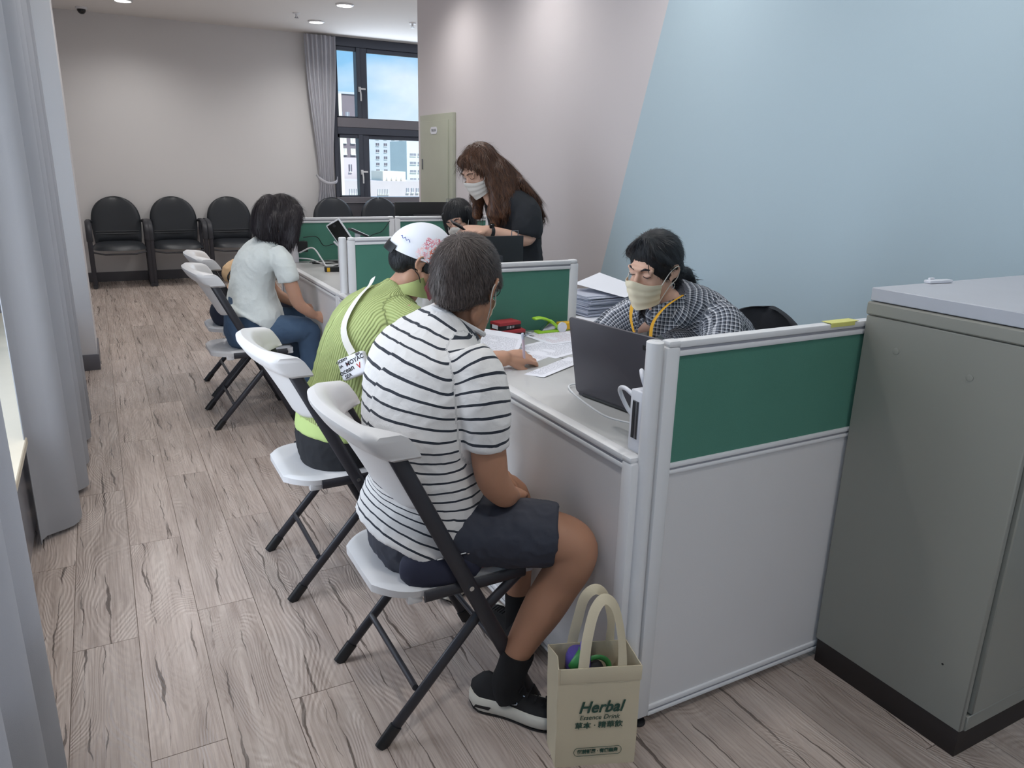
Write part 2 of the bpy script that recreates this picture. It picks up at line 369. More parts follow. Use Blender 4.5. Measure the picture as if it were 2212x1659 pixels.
# left window wall: low bench with stone sill, glazing from sill to head
wl = thing('window_2', None, None, (-.6, 2.5, 0), kind='structure')
B('sill', 'beige_stone', wl, (-.66, -2.2, .405), (-.32, 5.7, .435), .004)
B('sill_front', 'sill_front', wl, (-.62, -2.2, .05), (-.345, 5.7, .405))
B('kick', 'baseboard_grey', wl, (-.62, -2.2, 0), (-.36, 5.7, .05))
B('head', 'wall_paper', wl, (-.8, -2.2, 2.55), (-.62, 5.73, CH))
B('head_frame', 'frame_bronze', wl, (-.72, -2.2, 2.49), (-.66, 5.72, 2.55)); B('sill_frame', 'frame_bronze', wl, (-.72, -2.2, .435), (-.66, 5.72, .49))
for k in range(6): B('mullion', 'frame_bronze', wl, (-.72, -1.6+k*1.42, .49), (-.66, -1.54+k*1.42, 2.49))
for k in range(5): B('pane', 'glass', wl, (-.693, -1.54+k*1.42, .49), (-.687, -1.6+(k+1)*1.42, 2.49), 0)
B('apron', 'wall_paper', wl, (-.8, -2.2, 0), (-.62, 5.73, .405))
# far window: two tiers, bronze profiles, two handles
w1 = thing('window_1', None, None, (3.4, YB, .9), kind='structure')
F = 'frame_bronze'; y0, y1 = YB-.03, YB+.10
def fb(x0, x1, z0, z1, n='frame_bar', m=F, a=y0, c=y1): return B(n, m, w1, (x0, a, z0), (x1, c, z1), .004)
fb(2.74, 4.7, 2.78, 2.885); fb(2.74, 4.7, .90, .965, 'sill', 'sill_grey', YB-.07, YB+.14); fb(2.74, 2.79, .965, 2.78); fb(4.65, 4.7, .965, 2.78)
fb(2.79, 4.65, 1.83, 1.945, 'transom', 'sill_grey', YB-.035, y1); fb(2.79, 4.65, 1.745, 1.83)
fb(3.06, 3.115, 1.945, 2.78); fb(3.115, 3.20, 1.945, 2.78, a=YB-.015); fb(4.0, 4.06, 1.945, 2.78)
fb(3.06, 3.12, .965, 1.745); fb(3.12, 3.205, .965, 1.745, a=YB-.015); fb(4.0, 4.06, .965, 1.745)
for a, b, c, d in ((2.79, 3.06, 1.945, 2.78), (2.79, 3.06, .965, 1.745)):
    fb(a, b, d-.045, d, 'sash_bar', F, YB-.015, YB+.05); fb(a, b, c, c+.018, 'sash_bar', F, YB-.015, YB+.05); fb(a, a+.03, c, d, 'sash_bar', F, YB-.015, YB+.05)
for a, b, c, d in ((3.205, 4.0, 1.945, 2.78), (3.205, 4.0, .965, 1.745)):
    fb(a, b, d-.05, d, 'sash_bar', F, YB-.005, YB+.05)
for a, b in ((2.79, 3.06), (3.2, 4.0), (4.06, 4.65)):
    for c, d in ((.965, 1.745), (1.945, 2.78)): fb(a, b, c, d, 'pane', 'glass', YB+.03, YB+.036)
for z in (2.29, 1.28):
    h = MB(); h.bb((3.075, YB-.05, z-.03), (3.105, YB-.03, z+.03)); h.tube([(3.09, YB-.06, z+.01), (3.095, YB-.075, z-.06), (3.095, YB-.075, z-.14)], .010, 8); h.bb((3.08, YB-.07, z-.005), (3.16, YB-.055, z+.015)); h.build('window_handle', 'white_alu', w1)
B('apron_panel', 'baseboard_grey', w1, (2.76, YB-.05, .11), (4.7, YB-.001, .895))

# ---------------------------------------------------------------- curtains
def curtain(name, label, path, z0, z1, m, amp, n, group=None, pinch=None, thick=.004, seed=1, hem=True):
    """path: base line; folds as a rounded zigzag across it"""
    P = catmull(path, 40); P = [p[:2] for p in P]; d = [0]
    for a, b in zip(P, P[1:]): d.append(d[-1]+np.linalg.norm(b-a))
    Lt = d[-1]; rr = random.Random(seed); ph = [rr.uniform(-.5, .5) for _ in range(n*2+3)]
    def at(s):
        s = min(max(s, 0), Lt); i = min(int(np.searchsorted(d, s)), len(P)-1); i = max(i, 1); t = (s-d[i-1])/(d[i]-d[i-1]+1e-9); p = P[i-1]+(P[i]-P[i-1])*t; tg = P[i]-P[i-1]; tg /= np.linalg.norm(tg); return p, np.array((-tg[1], tg[0]))
    def fn(off):
        def f(u, v):
            z = z0+(z1-z0)*v; k = u*n; i = int(k); fr = k-i
            p, nn = at(u*Lt + .25*ph[i]*Lt/n*sin(pi*fr)); q = sin(2*pi*k); q = (abs(q)**.7)*(1 if q > 0 else -1)
            a = amp*(1-.35*v)*(1+.5*ph[i])
            sh = (p+nn*(a*q+off))
            if pinch:
                c, zc, wd, k2 = pinch; e = math.exp(-((z-zc)/wd)**2)*k2 if z > zc else (math.exp(-((z-zc)/(wd*.45))**2))*k2
                sh = np.array(c)+(sh-np.array(c))*(1-e)
            return (sh[0], sh[1], z + (.004*sin(9*u*n) if v == 0 else 0))
        return f
    t = thing(name, label, 'curtain', (P[0][0], P[0][1], z0), 0, group)
    MB().grid(fn(0), n*14, 26, fn(thick)).build('curtain_cloth', m, t, smooth=60)
    return t
c1 = curtain('curtain', 'pale grey pleated curtain hanging from ceiling to floor in front of the column', [(-.325, 3.03), (-.255, 3.12), (-.225, 3.5), (-.215, 4.2), (-.215, 4.95)], .02, CH-.01, 'curtain', .05, 6, seed=3)
MB().bb((-.26, 3.0, CH-.04), (-.18, 5.2, CH-.001)).build('curtain_track', 'white_alu', c1)
c2 = curtain('curtain', 'pale grey curtain edge in the lower left corner, nearest the viewer', [(-.30, .55), (-.27, 1.2), (-.255, 1.80)], .02, CH-.01, 'curtain', .04, 5, seed=5)
MB().bb((-.31, .5, CH-.04), (-.22, 1.85, CH-.001)).build('curtain_track', 'white_alu', c2)
c3 = curtain('curtain', 'grey curtain gathered by a tieback beside the far window', [(2.39, 9.80), (2.58, 9.79), (2.78, 9.80)], .55, CH-.02, 'curtain_far', .03, 7, seed=9, pinch=((2.60, 9.79), 1.16, .95, .55))
tb = MB(); tb.tube(catmull([(2.47, 9.80, 1.24), (2.5, 9.73, 1.19), (2.6, 9.71, 1.14), (2.70, 9.73, 1.16), (2.735, 9.8, 1.21)], 5), (.018, .005), 8, side=(0, 0, 1)); tb.build('tieback', 'curtain_far', c3)

# ---------------------------------------------------------------- ceiling fittings
def downlight(x, y, label, group='round downlights in the ceiling', k=1.0):
    t = thing('downlight', label, 'ceiling light', (x, y, CH), 0, group)
    MB().lathe([(.078, CH-.001), (.088, CH-.001), (.09, CH-.006), (.080, CH-.014), (.074, CH-.014), (.072, CH-.001)], (x, y, 0), 32).build('trim_ring', 'white_alu', t)
    MB().lathe([(.001, CH-.006), (.074, CH-.006), (.074, CH-.002), (.001, CH-.002)], (x, y, 0), 32).build('diffuser', 'lamp_glow', t)
    l = bpy.data.lights.new('lamp', 'SPOT'); l.energy = LAMP*k; l.spot_size = radians(150); l.spot_blend = 1; l.shadow_soft_size = .075; l.color = lin('#fffdfa')[:3]
    lo = bpy.data.objects.new('lamp', l); COL.objects.link(lo); lo.parent = t; lo.location = (0, 0, -.03)
downlight(2.35, 7.92, 'bright round ceiling downlight, the upper and nearer of the two in view', None, 1.4)
downlight(2.35, 9.02, 'bright round ceiling downlight just above the gathered curtain', None, 1.4)
downlight(.445, 9.0, 'round ceiling downlight cut by the top edge near the dome camera', None, 1.4)
for x, y, lb in ((2.2, 5.9, 'beside the right wall above the standing woman'), (2.2, 4.55, 'beside the right wall above the middle desk'), (2.15, 3.0, 'beside the blue wall above the paper piles'), (2.1, 1.5, 'added as fill above the grey cabinet'), (.445, .4, 'added as fill above the viewer'), (.445, 7.3, 'in the aisle near the waiting chairs'), (.445, 5.6, 'above the farthest folding chair'), (.445, 3.9, 'above the white-shirted woman'), (.445, 2.2, 'above the striped man'), (4.2, 8.6, 'in the corner hidden by the right wall'), (1.4, -1.2, 'added as fill behind the viewer')):  # lamps over the cabinet, over and behind the viewer are added fill
    downlight(x, y, 'round ceiling downlight out of view, '+lb, 'downlights above the frame', (.95 if x > 2 else 1.25) if y > 5 else (1.9 if y < 0 else 1.3 if y < 1 else .85 if y < 3.5 else 1))
for x, y, lb in ((2.05, 8.65, 'small sprinkler head in the ceiling left of the two downlights'), (3.27, 8.48, 'ceiling sprinkler with white rose at the corner of the right wall')):
    t = thing('sprinkler', lb, 'sprinkler', (x, y, CH))
    MB().lathe([(.001, CH), (.04, CH), (.036, CH-.008), (.012, CH-.012), (.010, CH-.035), (.001, CH-.035)], (x, y, 0), 20).build('rose', 'white_alu', t)
    MB().lathe([(.001, CH-.045), (.022, CH-.045), (.022, CH-.048), (.001, CH-.048)], (x, y, 0), 14).tube([(x-.01, y, CH-.033), (x-.01, y, CH-.047)], .002, 6).tube([(x+.01, y, CH-.033), (x+.01, y, CH-.047)], .002, 6).build('deflector', 'metal_grey', t)
t = thing('dome_camera', 'small dark dome camera on the ceiling above the waiting chairs', 'security camera', (.08, 9.68, CH))
MB().lathe([(.001, CH), (.055, CH), (.055, CH-.018), (.046, CH-.022), (.001, CH-.022)], (.08, 9.68, 0), 24).build('camera_base', 'white_alu', t)
MB().ell((.08, 9.68, CH-.024), (.042, .042, .045)).build('camera_dome', 'black_gloss', t)
t = thing('electrical_panel', 'pale green metal electrical box with a door on the right wall', 'electrical box', (XR, 6.4, 1.15))
MB().bb((XR-.035, 6.03, .5), (XR-.0005, 6.755, 1.825)).build('box_frame', 'box_green', t, bev=.004)
MB().bb((XR-.047, 6.10, .56), (XR-.034, 6.725, 1.77)).build('box_door', 'box_green', t, bev=.003)
MB().bb((XR-.052, 6.66, 1.36), (XR-.046, 6.68, 1.45)).build('latch', 'metal_grey', t, bev=.001)
s_ = MB(); s_.tube([(XR-.05, 6.30, 1.70), (XR-.05, 6.46, 1.70)], (.035, .035), 16, side=(0, 0, 1)); 
pl = [(.03*cos(a)+(-.045 if cos(a) < 0 else .045), .03*sin(a)) for a in [i*2*pi/24 for i in range(24)]]
MB().prism(pl, 0, .002, frame((XR-.0475, 6.40, 1.69), (0, -1, 0), (-1, 0, 0))).build('name_plate', 'white_plastic', t)
for k, c_ in ((-.038, '電'), (-.012, '氣'), (.014, '設'), (.040, '備')): text(c_, .026, frame((XR-.0499, 6.40-k, 1.69), (0, -1, 0), (-1, 0, 0)), 'metal_grey', t)

# ---------------------------------------------------------------- the town outside
def bmat(n, c): mat(n, c, .8, var=(.3, .04))
bmat('b_cream', '#efe8d6'); bmat('b_brown', '#8d7f84'); bmat('b_white', '#e8e6e4'); bmat('b_grey', '#cdcfd6'); bmat('b_pink', '#d9cccc'); bmat('b_glass', '#9a9aa3'); bmat('b_green', '#a5ab9c'); bmat('b_slate', '#9a9aa8'); bmat('b_dark', '#6f6872')  # town colours are paled, the distance haze is mixed into them
g = MB().bb((-400, 60, -26), (900, 1200, -25)).build('ground', 'b_green'); g['kind'] = 'structure'
_dep = {}
def building(label, x0, x1, d, z0, z1, m, wins, dep=14, roof=None, name='apartment_building'):
    """front face at distance d; wins: list of (xa, xb, za, zb, nx, nz, fill, material)"""
    t = thing(name, label, 'building', ((x0+x1)/2, d, z0))
    MB().bb((x0, d, z0), (x1, d+dep, z1)).build('wall', m, t)
    if roof: MB().bb((x0+(x1-x0)*.1, d+1, z1), (x1-(x1-x0)*.3, d+dep-1, z1+roof)).build('roof_house', m, t); MB().bb((x0-.2, d-.3, z1-.5), (x1+.2, d, z1)).build('parapet', 'b_grey', t)
    for xa, xb, za, zb, nx, nz, fx, fz, wm in wins:
        px, pz = (xb-xa)/nx, (zb-za)/nz; me = None
        for i in range(nx):
            for j in range(nz):
                cx, cz = xa+(i+.5)*px, za+(j+.5)*pz
                if me is None:
                    q = MB(); w_, h_ = px*fx, pz*fz
                    q.bb((-w_/2, -.35, -h_/2-.25), (w_/2, .1, -h_/2), 1); q.bb((-w_/2, -.05, -h_/2), (w_/2, .3, h_/2), 0); q.bb((-.06, -.12, -h_/2), (.06, -.04, h_/2), 1)
                    o = q.build('window', [wm, 'b_white'], t, world=False); me = o.data
                else:
                    o = bpy.data.objects.new('window', me); COL.objects.link(o); o.parent = t
                o.location = (cx-(x0+x1)/2, 0, cz-z0)
    return t
building('cream tower at the left edge of the far window with few windows', 26, 34.6, 120, -25, 11.2, 'b_cream', [(31.8, 34.0, -5, 7, 2, 4, .4, .4, 'b_glass')], 10)
building('brown-grey tower block with a setback roof, behind the cream tower', 46, 61.8, 200, -25, 18.2, 'b_brown', [(54.5, 61.4, -9, 8, 3, 6, .55, .5, 'b_cream'), (54.5, 60, 10, 14, 3, 1, .6, .7, 'b_glass')], 16, 2)
building('pale grey tower with a grid of small dark windows in the right pane', 128, 151, 400, -25, 16, 'b_grey', [(131.5, 149, -5, 15, 4, 6, .42, .42, 'b_dark')], 30, 4)
building('white tower with pale bands at the right edge of the far window', 112.5, 128, 300, -25, 9.6, 'b_white', [(113.5, 127, -7, 6, 4, 4, .8, .3, 'b_glass')], 20)
building('low pinkish block with louvred openings at the foot of the view', 40, 72, 160, -25, -2.6, 'b_pink', [(47, 50, -5.3, -4.2, 6, 1, .6, .9, 'b_slate'), (53.2, 55.8, -5.3, -4.2, 7, 1, .6, .9, 'b_slate'), (59.5, 64, -5, -3.9, 4, 1, .6, .8, 'b_glass')], 16, name='low_building')
building('white rooftop house standing on the low pinkish block', 55.2, 60.4, 162, -2.6, -.6, 'b_cream', [(55.6, 60, -2.2, -1.6, 4, 1, .3, .5, 'b_white')], 8, name='low_building')
building('pinkish stair tower with one dark opening between the panes', 50.5, 54.8, 178, -25, 2.1, 'b_pink', [(52, 53.6, -1.2, .8, 1, 1, .5, .8, 'b_dark')], 8, name='low_building')
building('tall pale apartment block far behind, left pane', 60, 75, 330, -25, 5, 'b_white', [(62, 74, -8, 3, 4, 4, .5, .4, 'b_glass')], 12)

# ================================================================ waiting chairs along the back wall
def waiting_chair(cx, cy, label):
    t = thing('waiting_chair', label, 'chair', (cx, cy, 0), 0, 'waiting chairs along the back wall')
    def back(off):
        def f(u, v):
            v = 1-(1-v)**1.8; a = (u-.5)*2; z = .44+.53*v; h = .255*abs(1-max(0, (v-.42)/.58)**2.6)**.5 if v > .42 else .255-.02*(1-v/.42)
            return (cx+a*max(h, .012), cy+.24+.09*v-.035*(1-a*a)*0+.03*a*a*-1 + off(a, v), z)
        return f
    th = lambda a, v: -.045*abs((1-a**4)*(1-abs(2*v-1)**6))**.5
    MB().grid(back(th), 20, 20, back(lambda a, v: .02)).build('backrest', 'leatherette', t, smooth=50)
    for z in (.56, .585):
        MB().tube([(cx-.22, cy+.212, z), (cx, cy+.205, z), (cx+.22, cy+.212, z)], .005, 6).build('seam', 'leatherette', t)
    def seat(top):
        def f(u, v):
            a = (u-.5)*2; y = cy-.24+.47*v; h = .265*(1-(max(0, 1-v/.35))**3*.35)
            z = .395+.02*(1-v)
            if top: z += .062*abs((1-a**4)*(1-abs(2*v-1)**5))**.5
            return (cx+a*h, y-(.035*(1-a*a) if v < .35 else 0)*(1-v/.35 if v < .35 else 0), z+.035*v)
        return f
    MB().grid(seat(1), 18, 18, seat(0)).build('seat', 'leatherette', t, smooth=50)
    MB().tube([(cx-.26, cy-.20, .395), (cx-.15, cy-.245, .375), (cx+.15, cy-.245, .375), (cx+.26, cy-.20, .395)], .009, 8).build('seat_rail', 'dark_metal', t)
    for s in (-1, 1):
        x = cx+s*.285
        a = MB(); a.tube(catmull([(x-s*.02, cy+.22, .70), (x, cy+.05, .715), (x, cy-.12, .70), (x, cy-.20, .64), (x, cy-.215, .52)], 6), (.030, .017), 10, side=(1, 0, 0), rnd=True); a.build('armrest', 'arm_plastic', t, smooth=60)
        l = MB(); l.tube([(x, cy-.215, .54), (x, cy-.20, .25), (x, cy-.18, .02)], (.024, .016), 10, side=(1, 0, 0)); l.tube([(x, cy-.21, .02), (x, cy+.26, .02)], (.024, .018), 10, side=(1, 0, 0)); l.tube([(x, cy+.22, .03), (x, cy+.25, .72)], (.018, .014), 8, side=(1, 0, 0)); l.build('side_frame', 'dark_metal', t)
    return t
cy = 9.58
for k, (cx, lb) in enumerate(((.167, 'black padded waiting chair beside the white column, first in the row'), (.770, 'black padded waiting chair, second from the column'), (1.394, 'black padded waiting chair, third from the column, beside the white-shirted woman'), (2.01, 'black padded waiting chair mostly hidden behind the white-shirted woman\'s head'), (2.62, 'dark chair back below the left sash of the far window'), (3.235, 'dark chair back below the right sash of the far window'))):
    if k == 0: w0 = waiting_chair(cx, cy, lb)
    else: dup(w0, (cx, cy-(.20 if k > 3 else 0), 0), 0, lb)

# ================================================================ desks and screens
def screen(name, label, cat, loc, p0, p1, z0, z1, green=None, posts=(1, 1), group=None, th=.030):
    """screen between p0 and p1 (plan points); green: z where the fabric panel starts"""
    t = thing(name, label, cat, loc, 0, group)
    p0 = Vector((*p0, 0)); p1 = Vector((*p1, 0)); d = (p1-p0); Ln = d.length; d.normalize(); n = Vector((-d.y, d.x, 0))
    R = Matrix(((d.x, n.x, 0), (d.y, n.y, 0), (0, 0, 1)))
    def bx(s0, s1, a, b, w, m, nm, bev=.003, off=0):
        c = p0+d*((s0+s1)/2)+n*off; return MB().box((c.x, c.y, (a+b)/2), (s1-s0, w, b-a), R).build(nm, m, t, bev=bev)
    pw = .042
    def rail(a, b, nm):
        bx(pw-.004, Ln-pw+.004, a+.002, b-.002, th-.008, 'white_alu_dark', nm, .001)
        h = (b-a)
        bx(pw-.004, Ln-pw+.004, a, a+h*.36, th, 'white_alu', nm); bx(pw-.004, Ln-pw+.004, a+h*.56, b, th, 'white_alu', nm)
    rail(z1-.036, z1, 'top_rail'); rail(z0, z0+.032, 'bottom_rail')
    if green:
        rail(green-.028, green, 'middle_rail'); bx(pw-.003, Ln-pw+.003, green-.003, z1-.033, th-.012, 'green_fabric', 'fabric_panel', 0)
        bx(pw-.003, Ln-pw+.003, z0+.03, green-.025, th-.012, 'white_panel', 'lower_panel', 0)
    else: bx(pw-.003, Ln-pw+.003, z0+.03, z1-.033, th-.012, 'white_panel', 'lower_panel', 0)
    for k, s in ((0, 0), (1, Ln-pw)):
        o = bx(s, s+pw, z0, z1-.012, th+.002, 'white_alu', 'post', .008)
        bx(s+(.006 if k == 0 else 0), s+pw-(0 if k == 0 else .006), z1-.014, z1+.002, th+.002, 'white_alu', 'post_cap', .006)
    for s in (.02, Ln-.02):
        c = p0+d*s; MB().lathe([(.004, .03), (.004, .012), (.017, .010), (.019, .004), (.017, 0), (.001, 0)], (c.x, c.y, 0), 16).cyl((c.x, c.y, .01), (c.x, c.y, z0+.002), .005, n=8).build('glide', 'black_plastic', t)
    return t, d, n
ZT = 1.044; ZG = .744; ZD = .764
sc = []
sc.append(screen('partition_screen', 'green and white partition screen nearest the viewer, standing against the grey cabinet', 'partition', (1.09, 1.295, 0), (1.094, 1.295), (2.10, 1.295), .024, ZT, ZG)[0])
sc.append(screen('partition_screen', 'green partition screen behind the stapler and red boxes', 'partition', (1.09, 2.66, 0), (1.094, 2.66), (1.748, 2.66), .024, ZT, ZG)[0])
sc.append(screen('partition_screen', 'green partition screen left of the capped man, in front of the phone stand', 'partition', (1.09, 3.80, 0), (1.094, 3.80), (1.748, 3.80), .024, ZT, ZG)[0])
sc.append(screen('partition_screen', 'farthest green partition screen behind the desk with the phone stand', 'partition', (1.09, 5.18, 0), (1.10, 5.18), (1.84, 5.18), .024, ZT+.004, ZG)[0])
sc.append(screen('partition_screen', 'green partition screen at the far right, below the black monitor', 'partition', (1.85, 5.17, 0), (1.842, 5.18), (2.60, 5.18), .024, ZT+.004, ZG)[0])
for x, y in ((1.105, 1.295),):
    pass
FX = 1.050
fronts = ((1.318, 2.640, 'low white front screen of the nearest desk, the striped man\'s knee against it'), (2.680, 3.782, 'low white front screen of the middle desk behind the capped man'), (3.818, 5.16, 'low white front screen of the far desk beside the white-shirted woman'))
for a, b, lb in fronts: screen('front_screen', lb, 'partition', (FX, a, 0), (FX, a-.02), (FX, b+.02), .024, ZD, None, th=.034)
# tall round posts where the screens meet
for y, lb in ((1.296, 'rounded white upright post at the near corner of the nearest desk'), (2.66, 'white upright post between the near and middle desks'), (3.80, 'white upright post left of the capped man'), (5.18, 'white upright post at the end of the far desk')):
    t = thing('corner_post', lb, 'post', (1.074, y, 0))
    MB().tube([(1.072, y, .024), (1.072, y, ZT-.016)], (.019, .021), 20, side=(1, 0, 0)).build('post_profile', 'white_alu', t, smooth=50)
    MB().tube([(1.072, y, ZT-.016), (1.072, y, ZT), (1.072, y, ZT+.003)], [(.0195, .0215), (.0195, .0215), (.015, .017)], 20, side=(1, 0, 0)).lathe([(.001, ZT+.004), (.007, ZT+.004), (.008, ZT+.001), (.001, ZT+.001)], (1.072, y, 0), 12).build('post_cap', 'white_alu', t, smooth=50)
    MB().lathe([(.004, .03), (.004, .012), (.017, .010), (.019, .004), (.017, 0), (.001, 0)], (1.078, y-.006, 0), 16).build('glide', 'black_plastic', t)
for a, b, lb in ((1.311, 2.644, 'grey worktop of the nearest desk under the laptop and papers'), (2.676, 3.784, 'grey worktop of the middle desk'), (3.816, 5.164, 'grey worktop of the far desk with cables and phone stand')):
    t = thing('desk', lb, 'desk', (1.4, (a+b)/2, 0))
    MB().bb((1.0655, a, ZD-.027), (1.735, b, ZD-.0015)).build('worktop', 'desk_top', t, bev=.003)
    MB().bb((1.65, a+.02, .06), (1.68, b-.02, ZD-.028)).build('support_panel', 'white_panel', t, bev=.002) if False else None
    for yy in (a+.03, b-.03): MB().bb((1.15, yy-.012, .0), (1.70, yy+.012, ZD-.028)).build('side_panel', 'white_panel', t, bev=.002)
# side table by the wall with piles of paper
t = thing('side_table', 'low table by the wall behind the green screen, holding paper piles', 'table', (2.2, 3.0, 0))
MB().bb((1.80, 2.72, .715), (2.66, 3.28, .74)).build('table_top', 'desk_top', t, bev=.003)
for x in (1.84, 2.62):
    for y in (2.76, 3.24): MB().bb((x-.02, y-.02, 0), (x+.02, y+.02, .715)).build('leg', 'white_alu', t, bev=.002)

# ================================================================ folding chairs
def folding_chair(ox, oy, label):
    t = thing('folding_chair', label, 'chair', (ox, oy, 0), 0, 'folding chairs facing the desks')
    P = lambda x, y, z: (ox+x, oy+y, z)
    # origin: x such that rear feet are at x=.0 ; front feet at .43
    xm = lambda z: .435-.49*z
    for s in (-1, 1):
        y = s*.213
        l = MB(); l.tube([P(xm(.80), y, .80), P(xm(.5), y, .5), P(xm(.02), y, .02)], (.009, .020), 12, side=(0, 1, 0), rnd=True); l.build('front_leg', 'dark_metal', t, smooth=50)
        MB().tube([P(xm(.045), y, .045), P(xm(.0), y, .0)], (.0115, .023), 12, side=(0, 1, 0)).build('foot_cap', 'black_plastic', t, smooth=50)
        y2 = s*.190
        MB().tube([P(.395, y2, .405), P(.265, y2, .315*.96), P(.012, y2, .016)], (.010, .015), 12, side=(0, 1, 0), rnd=True).build('rear_leg', 'dark_metal', t, smooth=50)
        MB().tube([P(.042, y2, .05), P(.0, y2, .0)], (.0125, .018), 12, side=(0, 1, 0)).build('foot_cap', 'black_plastic', t, smooth=50)
        MB().cyl(P(xm(.41)-.0, s*.205, .41), P(xm(.41), s*.226, .41), .0065, n=12).build('rivet', 'steel_bright', t)
        MB().tube([P(.12, s*.198, .403), P(.40, s*.198, .405)], (.006, .016), 8, side=(0, 1, 0)).build('seat_frame', 'dark_metal', t)
    MB().tube(catmull([P(.10, -.178, .135), P(.105, -.12, .125), P(.105, .12, .125), P(.10, .178, .135)], 4), .0085, 10).build('cross_bar', 'dark_metal', t)
    MB().tube([P(xm(.15), -.20, .15), P(xm(.15), .20, .15)], .008, 10).build('cross_bar', 'dark_metal', t)
    # blow-moulded back: wraps round the frame tubes, rolled lip on top
    def bk(side):
        def f(u, v):
            a = (u-.5)*2; q_ = min(1, max(0, (v-.64)/.08)); q_ = q_*q_*(3-2*q_); hw = .182+.016*min(1, v*2)+.038*q_
            z = .600+.272*v-.026*abs(a)**3.2*v+.030*abs(a)**2.2*(1-v)
            x = xm(z)-.050*abs(1-a*a)**.9+.004-.022*v*v
            lip = 1/(1+math.exp(-(v-.72)*40)); edge = min(1, abs(1-v)/.06)**.5*min(1, v/.05+.3)**.5*min(1, (1-abs(a))/.06+.35)**.5
            if side: x -= (.010+.020*lip)*edge
            else: x += (.010+.012*lip)*edge
            wrap = max(0, abs(a)-.70)/.30
            if v > .66: x += (.050*min(1, wrap*1.2) if not side else .002*wrap)
            return P(x, a*hw, z)
        return f
    MB().grid(bk(0), 28, 26, bk(1)).build('backrest', 'chair_white', t, smooth=50)
    def st(side):
        def f(u, v):
            a = (u-.5)*2; x = .015+.42*v
            r = 1-(max(0, .28-v)/.28)**2.4*.42 - (max(0, v-.93)/.07)**2*.04
            y = a*.188*r; x -= 0
            dish = -.014*(1-a*a)*(1-((v-.45)*2)**2) if v < .95 else 0
            z = .425+.014*(abs(v-.35)**2)+dish
            e = abs(min(1, (1-abs(a))/.10, v/.06+.0001, (1-v)/.05+.0001))**.5
            z -= .010*(1-e)
            if side: z = .425-.030-.002*(v > .9)
            return P(x, y*(1 if not side else .97), z)
        return f
    MB().grid(st(0), 24, 26, st(1)).build('seat', 'chair_white', t, smooth=50)
    for s in (-1, 1):
        MB().bb(P(.085, s*.165-.012, .375), P(.125, s*.165+.012, .405)).build('seat_lug', 'chair_white', t, bev=.006)
    MB().bb(P(.40, -.18, .385), P(.437, .18, .40)).build('seat_lip', 'chair_white', t, bev=.006)
    # moulded emblem recess high on the back
    q = frame(P(xm(.765)-.066, .02, .765), (0, -1, 0), (-1, 0, .0)); 
    return t
folding_chair(.475, 1.707, 'white folding chair nearest the viewer, the striped man sits on it')
ch = [o for o in COL.objects if o.name.startswith('folding_chair')][0]
dup(ch, (.475-.052, 2.47, 0), 0, 'white folding chair under the man in the green shirt and cap')
dup(ch, (.431, 4.318, 0), 0, 'white folding chair under the white-shirted woman in jeans')
dup(ch, (.50, 4.95, 0), 0, 'farthest white folding chair, only its back showing behind the white-shirted woman\'s chair')

# clerk's office chair
def office_chair(x, y, rz, label, top=.955, w=.25):
    t = thing('office_chair', label, 'chair', (x, y, 0), rz)
    m = W[t]
    def bk(off):
        def f(u, v):
            v = 1-(1-v)**1.8; a = (u-.5)*2; h = w*abs(1-max(0, (v-.35)/.65)**2.3)**.5 if v > .35 else w-.03*(1-v/.35)
            return tuple(m @ Vector((.24+.05*v-.05*a*a+off*abs(1-abs(a)**5)**.5*abs(1-abs(2*v-1)**8)**.5, a*max(h, .01), .50+(top-.50)*v)))
        return f
    MB().grid(bk(-.03), 22, 18, bk(.03)).build('backrest', 'office_fabric', t, smooth=60)
    q = MB(); q.ell((0, 0, 0), (.25, .25, .05), n=24); q.v = [tuple(m @ Vector((a, b, c+.44))) for a, b, c in q.v]; q.build('seat', 'office_fabric', t)
    def tr(p): return tuple(m @ Vector(p))
    MB().tube([tr((.27, 0, .62)), tr((.29, 0, .45)), tr((.2, 0, .38)), tr((0, 0, .38))], (.03, .008), 8, side=tr((0, 1, 0))).build('back_bar', 'black_plastic', t)
    MB().cyl(tr((0, 0, .09)), tr((0, 0, .40)), .025).build('column', 'dark_metal', t)
    for k in range(5):
        a = k*2*pi/5+.3; MB().tube([tr((0, 0, .11)), tr((.27*cos(a), .27*sin(a), .065))], [.02, .013], 8).build('base_arm', 'black_plastic', t)
        MB().cyl(tr((.27*cos(a)-.012, .27*sin(a), .027)), tr((.27*cos(a)+.012, .27*sin(a), .027)), .027, n=14).build('caster', 'black_plastic', t)
    return t
office_chair(1.99, 2.03, .12, 'black rounded office chair behind the clerk in the checked shirt', .915, .255)
office_chair(2.12, 4.14, 0, 'dark office chair under the masked woman at the middle desk', .80)

